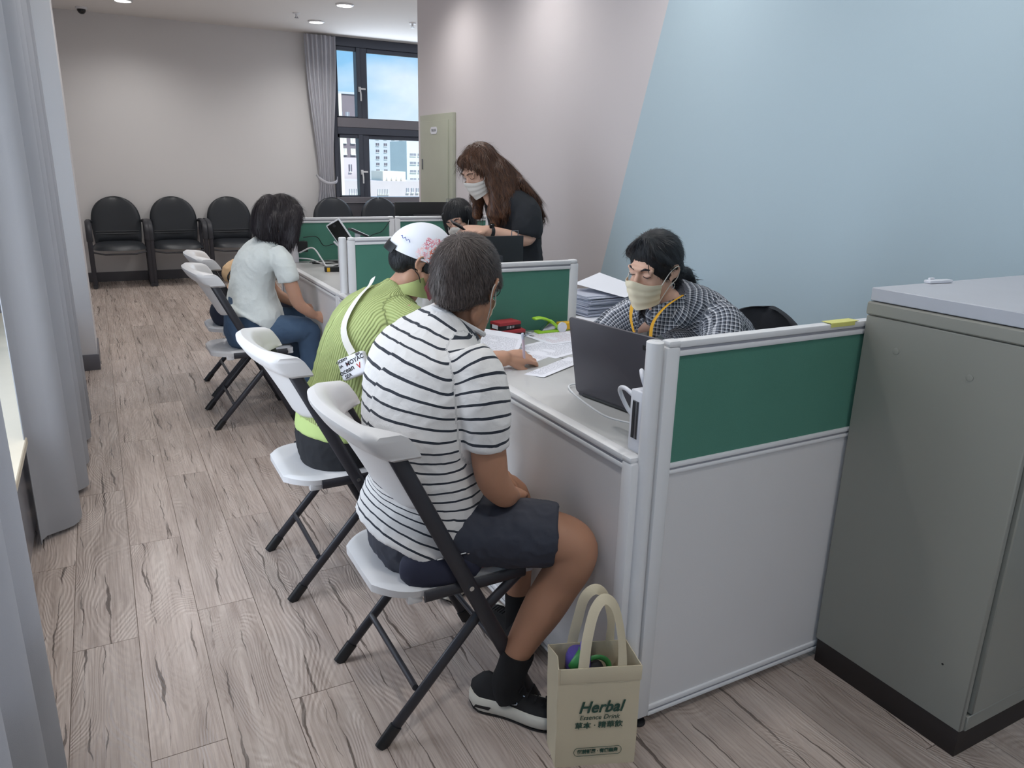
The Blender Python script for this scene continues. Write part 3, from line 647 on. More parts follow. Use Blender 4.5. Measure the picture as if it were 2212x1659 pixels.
# ================================================================ cabinet
t = thing('cabinet', 'grey steel cabinet with dark plinth in the right foreground', 'cabinet', (2.2, 1.05, 0))
MB().bb((1.759, .834, 0), (2.650, 1.270, .076)).build('plinth', 'plinth', t, bev=.001)
cx0, cx1, cy0, cy1 = 1.757, 2.657, .832, 1.276
B('side_panel', 'cabinet_paint', t, (cx0, cy0, .075), (cx0+.018, cy1, 1.062), .003); B('side_panel', 'cabinet_paint', t, (cx1-.018, cy0, .075), (cx1, cy1, 1.062), .003)
B('back_panel', 'cabinet_paint', t, (cx0+.018, cy1-.012, .075), (cx1-.018, cy1, 1.062)); B('bottom_rail', 'cabinet_paint', t, (cx0+.0185, cy0-.004, .075), (cx1-.0185, cy1-.012, .118))
B('top_frame', 'cabinet_paint', t, (cx0-.003, cy0-.003, 1.0635), (cx1+.003, cy1+.002, 1.098), .004); B('inner_frame', 'plinth', t, (cx0+.02, cy0+.022, .118), (cx1-.02, cy1-.013, 1.06), 0)
B('top_board', 'cabinet_top', t, (cx0+.006, cy0-.002, 1.100), (cx1+.012, cy1, 1.134), .002)
for a, b in ((cx0+.026, 2.204), (2.210, cx1-.022)):
    B('door', 'cabinet_paint', t, (a, cy0-.008, .124), (b, cy0+.014, 1.055), .003)
MB().bb((2.18, cy0-.014, .60), (2.2, cy0-.008, .72)).build('door_handle', 'metal_grey', t, bev=.002)
for y, z in ((1.175, .985), (.98, .965)): MB().lathe([(.0001, .0), (.0085, .0), (.0085, .0012), (.0065, .0018), (.0001, .0008)], (cx0, y, z), 16, Matrix(((0, 0, -1), (0, 1, 0), (1, 0, 0)))).build('dimple', 'cabinet_paint', t)
MB().lathe([(.0001, .0), (.003, .0), (.003, .0006), (.0001, .0006)], (cx0, .905, .23), 10, Matrix(((0, 0, -1), (0, 1, 0), (1, 0, 0)))).build('screw_hole', 'black_plastic', t)
for i in range(3):
    for j in range(2): MB().lathe([(.0001, .0), (.003, .0), (.003, .0006), (.0001, .0006)], (1.79+.02*i, .845, .025+.024*j), 10, Matrix(((1, 0, 0), (0, 0, -1), (0, 1, 0)))).build('vent_hole', 'black_gloss', t)
t = thing('tag_holder', 'small white plastic strip lying on the back of the cabinet top', 'strip', (2.0, 1.27, 1.134))
MB().box((2.02, 1.262, 1.139), (.085, .022, .008), Matrix.Rotation(-.12, 3, 'Z')).box((1.996, 1.268, 1.143), (.02, .008, .012)).build('strip', 'white_plastic', t, bev=.002)
o = MB().bb((1.63, 1.2787, 1.0462), (1.735, 1.3113, 1.0472)).bb((1.63, 1.2780, 1.036), (1.72, 1.2792, 1.0465)).build('tape', 'tape_yellow'); tag(o, 'yellow tape stuck on top of the nearest partition beside the cabinet', 'tape')
# ================================================================ people: tools
def A3(me, at='co'):
    a = np.empty(len(me.vertices)*3); me.vertices.foreach_get(at, a); return a.reshape(-1, 3)
def remesh(mb, voxel, it=4, fac=.5, adapt=0):
    me = bpy.data.meshes.new('r'); me.from_pydata(mb.v, [], mb.f)
    bm = bmesh.new(); bm.from_mesh(me); bmesh.ops.recalc_face_normals(bm, faces=bm.faces); bm.to_mesh(me); bm.free()
    o = bpy.data.objects.new('r', me); COL.objects.link(o)
    m = o.modifiers.new('r', 'REMESH'); m.mode = 'VOXEL'; m.voxel_size = voxel
    if it: s = o.modifiers.new('s', 'SMOOTH'); s.factor = fac; s.iterations = it
    bpy.context.view_layer.update()
    r = bpy.data.meshes.new_from_object(o.evaluated_get(bpy.context.evaluated_depsgraph_get()))
    bpy.data.objects.remove(o); bpy.data.meshes.remove(me); return r
class Chain:
    """body or garment tube: pts (x,y,z,ra,rb), ra measured along side"""
    def __init__(s, pts, side, sub=4, n=24, rnd=True, cid=0):
        P = catmull([p[:3] for p in pts], sub); R = catmull([(p[3], p[4] if len(p) > 4 else p[3], 0) for p in pts], sub)
        s.P = np.array(P); s.R = [(max(r[0], .003), max(r[1], .003)) for r in R]; s.n = n; s.rnd = rnd; s.cid = cid
        if isinstance(side, list): s.side = catmull(side, sub)
        else: s.side = [np.array(side, float)]*len(P)
    def add(s, mb): mb.tube(s.P, s.R, s.n, side=[x for x in s.side], rnd=s.rnd); return s
def set_cc(me, arr, name='cc'):
    a = me.attributes.new(name, 'FLOAT_VECTOR', 'POINT'); a.data.foreach_set('vector', arr.astype(np.float32).ravel())
def cc_of(V, chains):
    best = np.full(len(V), 1e9); out_ = np.zeros((len(V), 3))
    for c in chains:
        P = c.P; A = P[:-1]; Bv = P[1:]-A; L2 = (Bv**2).sum(1)+1e-12; ln = np.sqrt(L2); cum = np.concatenate([[0], np.cumsum(ln)])
        bd = np.full(len(V), 1e9); bs = np.zeros(len(V)); bi = np.zeros(len(V), int); bt = np.zeros(len(V))
        for i in range(len(A)):
            t = np.clip(((V-A[i])@Bv[i])/L2[i], 0 if i else -9, 1 if i < len(A)-1 else 9); d = np.linalg.norm(V-(A[i]+np.clip(t, 0, 1)[:, None]*Bv[i]), axis=1)
            k = d < bd-1e-6; bd[k] = d[k]; bs[k] = cum[i]+t[k]*ln[i]; bi[k] = i
        R = np.array(c.R); rm = (R[bi, 0]+R[bi, 1])/2; T = Bv/ln[:, None]; S_ = np.array(c.side)[:-1]; S_ = S_-T*(S_*T).sum(1)[:, None]; S_ /= np.linalg.norm(S_, axis=1)[:, None]; Q = np.cross(T, S_)
        r = V-A[bi]; a = (r*S_[bi]).sum(1); b = (r*Q[bi]).sum(1); u = np.arctan2(a, -b)*rm.mean()
        sc_ = bd/np.maximum(np.sqrt((a/R[bi, 0])**2+(b/R[bi, 1])**2)*0+rm, .001)
        k = sc_ < best; best[k] = sc_[k]; out_[k, 0] = bs[k]; out_[k, 1] = u[k]; out_[k, 2] = c.cid
    return out_
def wrinkle(me, amp, sc=(9, 9, 9), seed=0, amp2=0):
    V = A3(me); Nn = A3(me, 'normal'); d = np.empty(len(V)); o = Vector((seed*3.1, seed*1.7, seed))
    for i, v in enumerate(V):
        p = Vector((v[0]*sc[0], v[1]*sc[1], v[2]*sc[2]))+o
        q = noise.noise(p); r = 1-abs(noise.noise(p*1.9))*2
        d[i] = amp*q+(amp2 or amp*.6)*r*r*.7
    V = V+Nn*d[:, None]; me.vertices.foreach_set('co', V.ravel()); me.update()
def link(me, name, m, parent, cc=None):
    me.materials.clear()
    for q in ([m] if isinstance(m, str) else m): me.materials.append(MAT[q])
    if cc is not None: set_cc(me, cc)
    if parent is not None: me.transform(W[parent].inverted())
    me.name = name; me.polygons.foreach_set('use_smooth', [True]*len(me.polygons))
    o = bpy.data.objects.new(name, me); COL.objects.link(o)
    if parent is not None: o.parent = parent; W[o] = W[parent]
    return o
def garment(name, m, parent, chains, voxel=.006, it=3, wr=None, extra=None):
    mb = MB()
    for c in chains: c.add(mb)
    if extra: extra(mb)
    me = remesh(mb, voxel, it); cc = cc_of(A3(me), chains)
    ed = np.empty(len(me.edges)*2, int); me.edges.foreach_get('vertices', ed); ed = ed.reshape(-1, 2); ed = ed[cc[ed[:, 0], 2] == cc[ed[:, 1], 2]]
    ed = ed[np.abs(cc[ed[:, 0], 1]-cc[ed[:, 1], 1]) < .05]
    for _ in range(50):
        s_ = cc[:, :2].copy(); n_ = np.ones(len(cc)); np.add.at(s_, ed[:, 0], cc[ed[:, 1], :2]); np.add.at(s_, ed[:, 1], cc[ed[:, 0], :2]); np.add.at(n_, ed.ravel(), 1); cc[:, :2] = s_/n_[:, None]
    if wr: wrinkle(me, *wr)
    return link(me, name, m, parent, cc)
def headM(c, yaw, pitch, roll=0):
    return Matrix.Translation(c) @ Matrix.Rotation(radians(yaw), 4, 'Z') @ Matrix.Rotation(radians(pitch), 4, 'Y') @ Matrix.Rotation(radians(roll), 4, 'X')
class Tr:
    """adds primitives in head-local coordinates"""
    def __init__(s, mb, Mx): s.mb = mb; s.M = Mx
    def __call__(s, p): return tuple(s.M @ Vector(p))
    def ell(s, c, r, rot=None, n=18, m=12):
        R = s.M.to_3x3() @ (rot or Matrix.Identity(3)); s.mb.ell(s(c), r, R, n, m)
    def tube(s, pts, r, n=10, rnd=True, side=None): s.mb.tube([s(p) for p in pts], r, n, rnd=rnd, side=None if side is None else tuple(s.M.to_3x3() @ Vector(side)))
def head(mb, Mx, k=1.0, fem=False):
    h = Tr(mb, Mx @ Matrix.Scale(k, 4))
    h.ell((-.014, 0, .030), (.097*k, .077*k, .092*k), n=28, m=18)
    h.ell((.028, 0, -.030), (.060*k, .059*k, .088*k), n=24, m=16)
    h.ell((.036, 0, -.082), (.043*k, (.040 if fem else .046)*k, .032*k))
    for s in (-1, 1):
        h.ell((.050, s*.030, -.034), (.030*k, .025*k, .028*k)); h.ell((.071, s*.031, .006), (.0135*k, .016*k, .0095*k))
        h.ell((-.010, s*.050, -.060), (.030*k, .016*k, .035*k))
        e = [(.004, s*.073, -.020), (-.016, s*.083, -.018), (-.024, s*.090, .004), (-.016, s*.090, .024), (.002, s*.083, .027), (.010, s*.075, .014)]
        h.tube(catmull(e, 3), .0052*k, 8); h.ell((-.006, s*.077, .001), (.014*k, .006*k, .022*k)); h.ell((.002, s*.076, -.024), (.008*k, .006*k, .010*k)); h.ell((-.010, s*.081, -.004), (.007*k, .006*k, .014*k))
        h.ell((.094, s*.011, -.033), (.010*k, .007*k, .007*k))
    h.tube([(.082, 0, .016), (.095, 0, -.010), (.105, 0, -.028)], [.007*k, .009*k, .0105*k])
    h.tube([(.070, -.046, .022), (.084, -.020, .028), (.086, 0, .026), (.084, .020, .028), (.070, .046, .022)], .0085*k)
    h.ell((.087, 0, -.062), (.011*k, .023*k, .006*k)); h.ell((.085, 0, -.072), (.011*k, .019*k, .006*k)); h.ell((.072, 0, -.102), (.020*k, .021*k, .017*k))
    return h
def hand(mb, wrist, fdir, back, side=1, k=1.0, curl=(.5, .5, .5, .5), thumb=(.55, .75, -.3), tcurl=.3, sp=.019):
    """fdir: finger direction, back: normal of the back of the hand; side=1 thumb lies along back x fdir"""
    f = Vector(fdir).normalized(); b = Vector(back); b = (b-f*b.dot(f)).normalized(); t = b.cross(f)*side; w_ = Vector(wrist)
    P = lambda x, y, z: tuple(w_+f*x*k+t*y*k+b*z*k)
    mb.tube([P(-.02, 0, 0), P(.01, 0, 0), P(.045, .001, 0), (P(.082, 0, .0))], [(.026*k, .018*k), (.028*k, .018*k), (.038*k, .016*k), (.038*k, .012*k)], 16, side=tuple(t), rnd=True)
    for i in range(4):
        c = curl[i] if isinstance(curl, (list, tuple)) else curl; L_ = [(.043, .026, .021), (.047, .029, .022), (.043, .027, .021), (.034, .021, .019)][i]
        p = Vector(P(.078-.004*abs(i-1.3), .0285-sp*i, .001)); a = .1+c*.25; pts = [tuple(p)]; sdv = t*(.10*(1.5-i)/1.5)
        for q in L_: d = (f*cos(a)-b*sin(a)+sdv*.5).normalized(); p = p+d*q*k; pts.append(tuple(p)); a += c
        mb.tube(pts, [.0092*k, .0086*k, .0078*k, .0068*k], 10, rnd=True)
    d = (f*thumb[0]+t*thumb[1]+b*thumb[2]).normalized(); p = Vector(P(.016, .020, -.006)); pts = [tuple(p)]
    for q in (.042, .031, .024):
        p = p+d*q*k; pts.append(tuple(p)); d = (d+f*tcurl-t*tcurl*.7).normalized()
    mb.tube(pts, [.014*k, .0115*k, .010*k, .008*k], 10, rnd=True)
def skin(name, col):
    m = mat(name, col, .55, sub=.12, var=(14, .05), bump=(260, .06)); n, l, b = G(m); b.inputs['Specular IOR Level'].default_value = .35; return m
for a, b in (('skin_tan', '#ad8067'), ('skin_warm', '#bb9079'), ('skin_light', '#d2a994'), ('skin_pale', '#d9b09b')): skin(a, b)
def hairmat(name, dark, light, amt=.5, fr=60, crown=False):
    m = mat(name, dark, .45); n, l, b = G(m); v = attr(n); s = sep(n, l, v); cmb = n.new('ShaderNodeCombineXYZ')
    l.new(math_(n, l, 'MULTIPLY', s[0], fr), cmb.inputs[0]); l.new(math_(n, l, 'MULTIPLY', s[1], 9.0), cmb.inputs[1]); l.new(s[2], cmb.inputs[2])
    a = noise_(n, l, cmb.outputs[0], 1, 3); r = ramp(n, l, a, [(.35, BK), (.75, WH)])
    if crown: r = math_(n, l, 'MULTIPLY', r, ramp(n, l, s[1], [(.0, WH), (.35, (.55, .55, .55, 1)), (.8, (.75, .75, .75, 1))]))
    l.new(mixc(n, l, math_(n, l, 'MULTIPLY', r, amt), lin(dark), lin(light)), b.inputs['Base Color']); bump_(n, l, b, a, .7, .003); b.inputs['Specular IOR Level'].default_value = .35
    return m
hairmat('hair_greying', '#2b2222', '#a39690', .62, 22, True); hairmat('hair_black', '#121317', '#2f333b', .5); hairmat('hair_brown', '#2c1e1c', '#7a5238', .85, 30); hairmat('hair_dark', '#1c181d', '#3d343a', .5)
def hair(name, mb, Mx, m, parent, voxel=.005, it=3, crown=(-.75, .1, .8), down=False, nst=2500, ln=.03, lift=.004, wid=.0007, amp=.0015, seed=2, keep=None, curl=0):
    me = remesh(mb, voxel, it); inv = np.array(Mx.inverted()); R3 = np.array(Mx.to_3x3())
    def loc(V): return V @ inv[:3, :3].T+inv[:3, 3]
    c = Vector(crown).normalized(); e1 = c.orthogonal().normalized(); e2 = c.cross(e1); c, e1, e2 = map(np.array, (c, e1, e2))
    def hc(V):
        p = loc(V); p0 = p-np.array((-.01, 0, .02))
        if down: return np.stack([np.arctan2(p0[:, 1], p0[:, 0]+.0), p0[:, 2]*2, p0[:, 0]*0], 1)
        q = p0/np.linalg.norm(p0, axis=1)[:, None]; th = np.arccos(np.clip(q@c, -1, 1)); return np.stack([np.arctan2(q@e2, q@e1), th*.5, th*0], 1)
    V = A3(me); Nn = A3(me, 'normal'); H = hc(V)
    d = np.array([noise.noise(Vector((h[0]*9, h[1]*2, seed))) for h in H]); V = V+Nn*(d*amp)[:, None]; me.vertices.foreach_set('co', V.ravel()); me.update()
    F = [tuple(p.vertices) for p in me.polygons]; vs = V.tolist(); cc = H.tolist(); rr = random.Random(seed); nv = len(vs)
    if down: fl_ = np.array((0, 0, -1.))
    for _ in range(nst):
        i = rr.randrange(nv); p = V[i]; nn = Nn[i]
        if keep and not keep(loc(p[None])[0]): continue
        if down: f = fl_.copy()
        else:
            q = loc(p[None])[0]-np.array((-.01, 0, .02)); f = R3@(q-c*(q@c)); f = f/np.linalg.norm(f) + R3@(-c)*.9
        f = f+np.array([rr.uniform(-.18, .18) for _ in range(3)]); f -= nn*(f@nn); f /= np.linalg.norm(f)+1e-9
        sd = np.cross(f, nn); l_ = ln*rr.uniform(.5, 1.2); lf = lift*rr.uniform(.2, 1.2); b0 = len(vs); tone = H[i].copy(); tone[0] += rr.uniform(-.4, .4); cu = curl*rr.uniform(-1, 1)
        for t, h, wk in ((0, -.0008, 1), (.35, lf*.7+.0005, 1), (.7, lf, .8), (1, lf*.7, .1)):
            q = p+f*l_*t+nn*h+sd*cu*sin(t*6)
            vs.append((q+sd*wid*wk).tolist()); vs.append((q-sd*wid*wk).tolist()); cc.append(tone.tolist()); cc.append(tone.tolist())
        for k in range(3): F.append((b0+2*k, b0+2*k+1, b0+2*k+3, b0+2*k+2))
    me2 = bpy.data.meshes.new(name); me2.from_pydata(vs, [], F); bpy.data.meshes.remove(me); return link(me2, name, m, parent, np.array(cc))
def mask(Mx, m, parent, k=1.0, lm_='strap_white', out_=0.0, loops=(-1, 1)):
    T = lambda p: tuple(Mx @ Vector(p))
    def f(o):
        def g(u, v):
            a = (u-.5)*2; an = a*1.22; rx = .094-.020*(1-v)**2+.010*math.exp(-(a/.22)**2)*v+out_; ry = .070-.016*(1-v)
            z = -.120+.104*v+.014*v*math.exp(-(a/.35)**2)-.012*(abs(a))*v+.020*abs(a)*(1-v); pl_ = .0032*abs(((v*3.5) % 1)*2-1)
            s = 1+(o+pl_)/.09
            return T(((.012+rx*cos(an)*s-.0)*k, ry*sin(an)*s*k, z*k))
        return g
    o = MB().grid(f(.0055), 28, 18, f(.0035)).build('face_mask', m, parent, smooth=60)
    for s in loops:
        g = f(.0055); c0 = Mx.inverted() @ Vector(g(.5+s*.49, .96)); c1 = Mx.inverted() @ Vector(g(.5+s*.49, .06))
        q = [c0, Vector((.012, s*.078, .006))*k, Vector((-.010, s*.091, .022))*k, Vector((-.028, s*.088, .006))*k, Vector((-.018, s*.083, -.026))*k, Vector((.010, s*.074, -.045))*k, c1]
        MB().tube([T(p) for p in catmull(q, 5)], .0015, 6).build('ear_loop', lm_, o)
    return o
def glasses(Mx, m, parent, k=1.0):
    T = lambda p: tuple(Mx @ Vector(p)); o = MB()
    for s in (-1, 1):
        o.tube([T((.096+.002*cos(a), s*.033+.024*cos(a), .004+.019*sin(a))) for a in [i*2*pi/24 for i in range(25)]], .0012, 6)
        o.tube([T(p) for p in ((.093, s*.057, .010), (.060, s*.073, .010), (.0, s*.082, .012), (-.022, s*.083, -.004))], .0014, 6)
    o.tube([T((.097, -.009, .008)), T((.101, 0, .011)), T((.097, .009, .008))], .0012, 6); return o.build('glasses', m, parent)
def brows(Mx, m, parent, lid=True):
    T = lambda p: tuple(Mx @ Vector(p)); o = MB()
    for s in (-1, 1): o.tube([T(p) for p in ((.0935, s*.014, .0255), (.0905, s*.030, .031), (.077, s*.046, .0265))], [(.0016, .0035), (.0018, .0038), (.001, .0018)], 8)
    o.build('eyebrows', m, parent)
    if lid:
        o = MB()
        for s in (-1, 1): o.tube([T(p) for p in ((.0838, s*.018, .002), (.0868, s*.025, -.0005), (.0858, s*.036, -.001), (.0775, s*.045, .002))], .0011, 6)
        o.build('eyelashes', m, parent)
def rshoe(parent, heel, yaw, L_=.28, up='shoe_black', so='sole_white', tilt=0, logo=False, so2='black_plastic', low=False):
    M_ = Matrix.Translation(heel) @ Matrix.Rotation(yaw, 4, 'Z') @ Matrix.Rotation(tilt, 4, 'Y'); T = lambda p: tuple(M_ @ Vector(p)); s = L_/.28
    rings = []; rings2 = []; rub = []
    for i in range(19):
        t = i/18; x = -.01+.29*t; w_ = .030+.016*math.exp(-((t-.70)/.22)**2)+.004*math.exp(-((t-.1)/.15)**2); w_ *= (1-max(0, (t-.86)/.14)**2*.55)*(1-max(0, (.08-t)/.08)**2*.35)
        z0 = .006+.022*max(0, (.14-t)/.14)**1.6+.024*max(0, (t-.78)/.22)**1.7; z1 = .056-.014*t+.012*max(0, (.1-t)/.1)+.006*max(0, (t-.9)/.1); z1 = max(z1, z0+.012)
        def rr_(za, zb, ww, n=16): return [T((x*s, ww*s*max(-1, min(1, 1.25*cos(a))), (za+zb)/2*s+(zb-za)/2*s*max(-1, min(1, 1.25*sin(a))))) for a in [2*pi*j/n for j in range(n)]]
        rings.append(rr_(z0, z1, w_+.004)); rub.append(rr_(z0-.006, z0+.002, w_+.001))
        if i < 19:
            h = .058+.060*math.exp(-((t-.16)/.17)**2)+.018*math.exp(-((t-.42)/.2)**2) if not low else .062+.02*math.exp(-((t-.12)/.2)**2)
            h *= (1-max(0, (t-.80)/.2)**2*.45); rings2.append([T((x*s*.985, (w_-.001)*s*cos(a)*(1 if sin(a) < .2 else 1-.35*(sin(a)-.2)*(h > .085)), (.03+(h-.03)*max(0, sin(a)))*s)) for a in [2*pi*j/20 for j in range(20)]])
    sh = MB().rings(rings2).build('shoe', up, parent, smooth=60)
    MB().rings(rings).build('midsole', so, sh, smooth=50); MB().rings(rub).build('outsole', so2, sh, smooth=50)
    q = MB()
    for k in range(5): q.tube([T(((.115+.022*k)*s, -.022*s, (.101-.009*k)*s)), T(((.120+.022*k)*s, 0, (.108-.0085*k)*s)), T(((.115+.022*k)*s, .022*s, (.101-.009*k)*s))], .0022, 6)
    q.tube([T((.11*s, .0, .112*s)), T((.10*s, -.02*s, .118*s)), T((.115*s, -.03*s, .105*s))], .0018, 6); q.build('laces', up, sh)
    if logo:
        sd = -1; P = [(.150, .073), (.125, .076), (.112, .072), (.124, .066), (.134, .061), (.126, .057), (.088, .056)]
        def ys_(x, z):
            t_ = (x+.01)/.29; w2 = .029+.016*math.exp(-((t_-.70)/.22)**2)+.004*math.exp(-((t_-.1)/.15)**2); hh = .058+.060*math.exp(-((t_-.16)/.17)**2)+.018*math.exp(-((t_-.42)/.2)**2); sn = min(.99, (z-.03)/(hh-.03)); return w2*sqrt(1-sn*sn)*(1-.35*max(0, sn-.2)*(hh > .085))
        MB().tube([T((x*s, sd*(ys_(x, z)+.0035)*s, z*s)) for x, z in catmull([(a, b, 0) for a, b in P], 5) and [(p[0], p[1]) for p in catmull([(a, b, 0) for a, b in P], 5)]], (.0018, .0018), 6).build('side_logo', 'steel_bright', sh)
        MB().bb((0, 0, 0), (.045, .002, .009)).build('x', 'black_plastic', None) if False else None
        q = MB(); q.v = []; 
        q.prism([(-.003, 0), (.040, 0), (.046, .009), (.003, .009)], -.001, .001, M_ @ Matrix.Translation((.012*s, -.0372*s, .022*s)) @ Matrix.Rotation(pi/2, 4, 'X')); q.build('sole_tag', 'black_plastic', sh)
    return sh
# garment materials ------------------------------------------------
def m_stripe():
    m = mat('striped_jersey', '#d8d8de', .9); n, l, b = G(m); s = sep(n, l, attr(n))
    w_ = math_(n, l, 'ADD', s[0], math_(n, l, 'MULTIPLY', math_(n, l, 'SUBTRACT', noise_(n, l, attr(n), 12, 1), .5), .006))
    f = math_(n, l, 'FRACT', math_(n, l, 'DIVIDE', math_(n, l, 'ADD', w_, .004), .0262)); st = math_(n, l, 'LESS_THAN', f, .20)
    st = math_(n, l, 'MULTIPLY', st, math_(n, l, 'GREATER_THAN', s[0], .012))
    l.new(mixc(n, l, st, lin('#dddbda'), lin('#232a36')), b.inputs['Base Color']); b.inputs['Sheen Weight'].default_value = .1
    bump_(n, l, b, noise_(n, l, n.new('ShaderNodeTexCoord').outputs['Object'], 35, 4, None, .4), .35, .01)
m_stripe()
def m_rib():
    m = mat('green_rib', '#a7bd5c', .9); n, l, b = G(m); s = sep(n, l, attr(n))
    w_ = math_(n, l, 'ADD', s[1], math_(n, l, 'MULTIPLY', math_(n, l, 'SUBTRACT', noise_(n, l, attr(n), 14, 2), .5), .014))
    f = math_(n, l, 'SINE', math_(n, l, 'MULTIPLY', w_, 2*pi/.0088)); g_ = math_(n, l, 'POWER', math_(n, l, 'MULTIPLY_ADD', f, .5, .5), .6)
    l.new(mixc(n, l, g_, lin('#98a566'), lin('#b0bd80')), b.inputs['Base Color']); bump_(n, l, b, g_, .7, .004)
m_rib()
def m_plaid():
    m = mat('checked_shirt', '#8f929c', .9); n, l, b = G(m); s = sep(n, l, attr(n)); P_ = .0120
    nz = math_(n, l, 'MULTIPLY', math_(n, l, 'SUBTRACT', noise_(n, l, attr(n), 9, 2), .5), .012)
    def ln_(c, ph, w_): return math_(n, l, 'LESS_THAN', math_(n, l, 'FRACT', math_(n, l, 'DIVIDE', math_(n, l, 'ADD', math_(n, l, 'ADD', c, nz), ph), P_)), w_)
    a = math_(n, l, 'ADD', ln_(s[0], 0, .42), ln_(s[1], 0, .42)); wl_ = math_(n, l, 'MAXIMUM', ln_(s[0], .0069, .20), ln_(s[1], .0069, .20)); wx = math_(n, l, 'MULTIPLY', ln_(s[0], .0069, .20), ln_(s[1], .0069, .20))
    c = ramp(n, l, math_(n, l, 'MULTIPLY', a, .5), [(0, '#787e89'), (.5, '#4c525e'), (1, '#262b36')])
    c = mixc(n, l, math_(n, l, 'MULTIPLY', wl_, .6), c, lin('#c4c6cd')); c = mixc(n, l, wx, c, lin('#e4e5ea'))
    l.new(c, b.inputs['Base Color']); bump_(n, l, b, noise_(n, l, n.new('ShaderNodeTexCoord').outputs['Object'], 30, 3), .4, .008)
m_plaid()
def m_denim():
    m = mat('denim', '#33506f', .85, bump=(500, .3)); n, l, b = G(m); o = n.new('ShaderNodeTexCoord').outputs['Object']
    l.new(mixc(n, l, noise_(n, l, o, 7, 4), lin('#2c4058'), lin('#4c6480')), b.inputs['Base Color'])
m_denim()
mat('shorts_navy', '#30333f', .75, bump=(40, .25), var=(6, .08)); mat('gauze_white', '#d3d9d8', .9, bump=(60, .5)); mat('black_tee', '#1b1e24', .85, bump=(30, .3)); mat('beige_top', '#d8b48c', .85, bump=(60, .3)); mat('navy_pants', '#262b3c', .85, bump=(50, .3)); mat('yellow_shoe', '#d3cf8a', .7); mat('lime_tee', '#b3c77f', .85)
def m_cap():
    m = mat('cap_print', '#dfe2ea', .8); n, l, b = G(m); v = attr(n); s = sep(n, l, v)
    d = n.new('ShaderNodeVectorMath'); d.operation = 'DISTANCE'; l.new(v, d.inputs[0]); d.inputs[1].default_value = (.022, -.082, .048)
    reg = ramp(n, l, math_(n, l, 'ADD', d.outputs['Value'], math_(n, l, 'MULTIPLY', math_(n, l, 'SUBTRACT', noise_(n, l, v, 38, 2), .5), .05)), [(.052, WH), (.056, BK)])
    vo = n.new('ShaderNodeTexVoronoi'); vo.feature = 'DISTANCE_TO_EDGE'; vo.inputs['Scale'].default_value = 62; l.new(v, vo.inputs['Vector'])
    sw = math_(n, l, 'SINE', math_(n, l, 'MULTIPLY', noise_(n, l, v, 42, 3, None, 1.2), 30))
    col = ramp(n, l, noise_(n, l, v, 30, 2), [(.3, '#c8455e'), (.45, '#e2a9b4'), (.52, '#f0d8dc'), (.6, '#d8623c'), (.7, '#3d5576')])
    msk = math_(n, l, 'MAXIMUM', math_(n, l, 'GREATER_THAN', sw, .1), math_(n, l, 'LESS_THAN', vo.outputs['Distance'], .06))
    l.new(mixc(n, l, math_(n, l, 'MULTIPLY', reg, msk), lin('#dfe2ea'), col), b.inputs['Base Color'])
m_cap()
def skull_cap(mb, Mx, k=1.0, grow=.010, c=(-.014, 0, .030), r=(.097, .077, .092)):
    Tr(mb, Mx).ell(tuple(q*k for q in c), tuple((q+grow)*k for q in r), n=30, m=20)
# ================================================================ the man in the striped T-shirt
V3 = Vector
def person(label, loc): return thing('person', label, 'person', loc)
YS = (0, 1, 0)
pA = person('man in a striped T-shirt, dark shorts and black trainers seated nearest the viewer', (.66, 1.71, .44))
HA = headM((.790, 1.705, 1.128), 40, 14, 5)
mb = MB(); h = head(mb, HA, .99)
sA = [(-.10, .99, 0), (-.10, .99, 0)]
Chain([(.805, 1.705, 1.08, .056, .058), (.785, 1.71, 1.03, .058, .060), (.75, 1.71, .98, .08, .06)], YS).add(mb)
Chain([(.67, 1.71, .52, .16, .11), (.68, 1.71, .70, .15, .10), (.70, 1.71, .88, .14, .09)], YS).add(mb)
# near arm: straight down, the forearm passes into the lap
Chain([(.752, 1.560, .93, .040), (.752, 1.505, .85, .041), (.757, 1.495, .75, .043), (.770, 1.495, .685, .040), (.808, 1.51, .635, .034), (.850, 1.555, .605, .026)], (1, 0, 0)).add(mb)
hand(mb, (.855, 1.56, .60), (.55, .75, -.25), (.3, 0, 1), 1, 1.0, .35)
Chain([(.70, 1.88, .93, .040), (.70, 1.930, .85, .041), (.72, 1.94, .70, .041), (.80, 1.90, .63, .034), (.86, 1.83, .60, .027)], (1, 0, 0)).add(mb)
hand(mb, (.865, 1.82, .60), (.6, -.6, -.2), (.3, 0, 1), -1, 1.0, .35)
# legs
Chain([(.66, 1.62, .50, .085), (.80, 1.55, .505, .080), (.90, 1.49, .510, .070), (.950, 1.445, .508, .063), (.972, 1.428, .485, .060), (.965, 1.432, .44, .058), (.945, 1.453, .38, .057), (.905, 1.462, .31, .055), (.865, 1.474, .235, .044), (.838, 1.484, .17, .036), (.825, 1.490, .10, .034)], (0, 1, 0)).add(mb)
Chain([(.66, 1.80, .50, .085), (.86, 1.79, .505, .072), (.955, 1.77, .495, .062), (.975, 1.765, .44, .056), (.985, 1.755, .33, .050), (.99, 1.745, .20, .038), (.99, 1.74, .10, .034)], (0, 1, 0)).add(mb)
me = remesh(mb, .0045, 5); link(me, 'body', 'skin_tan', pA)
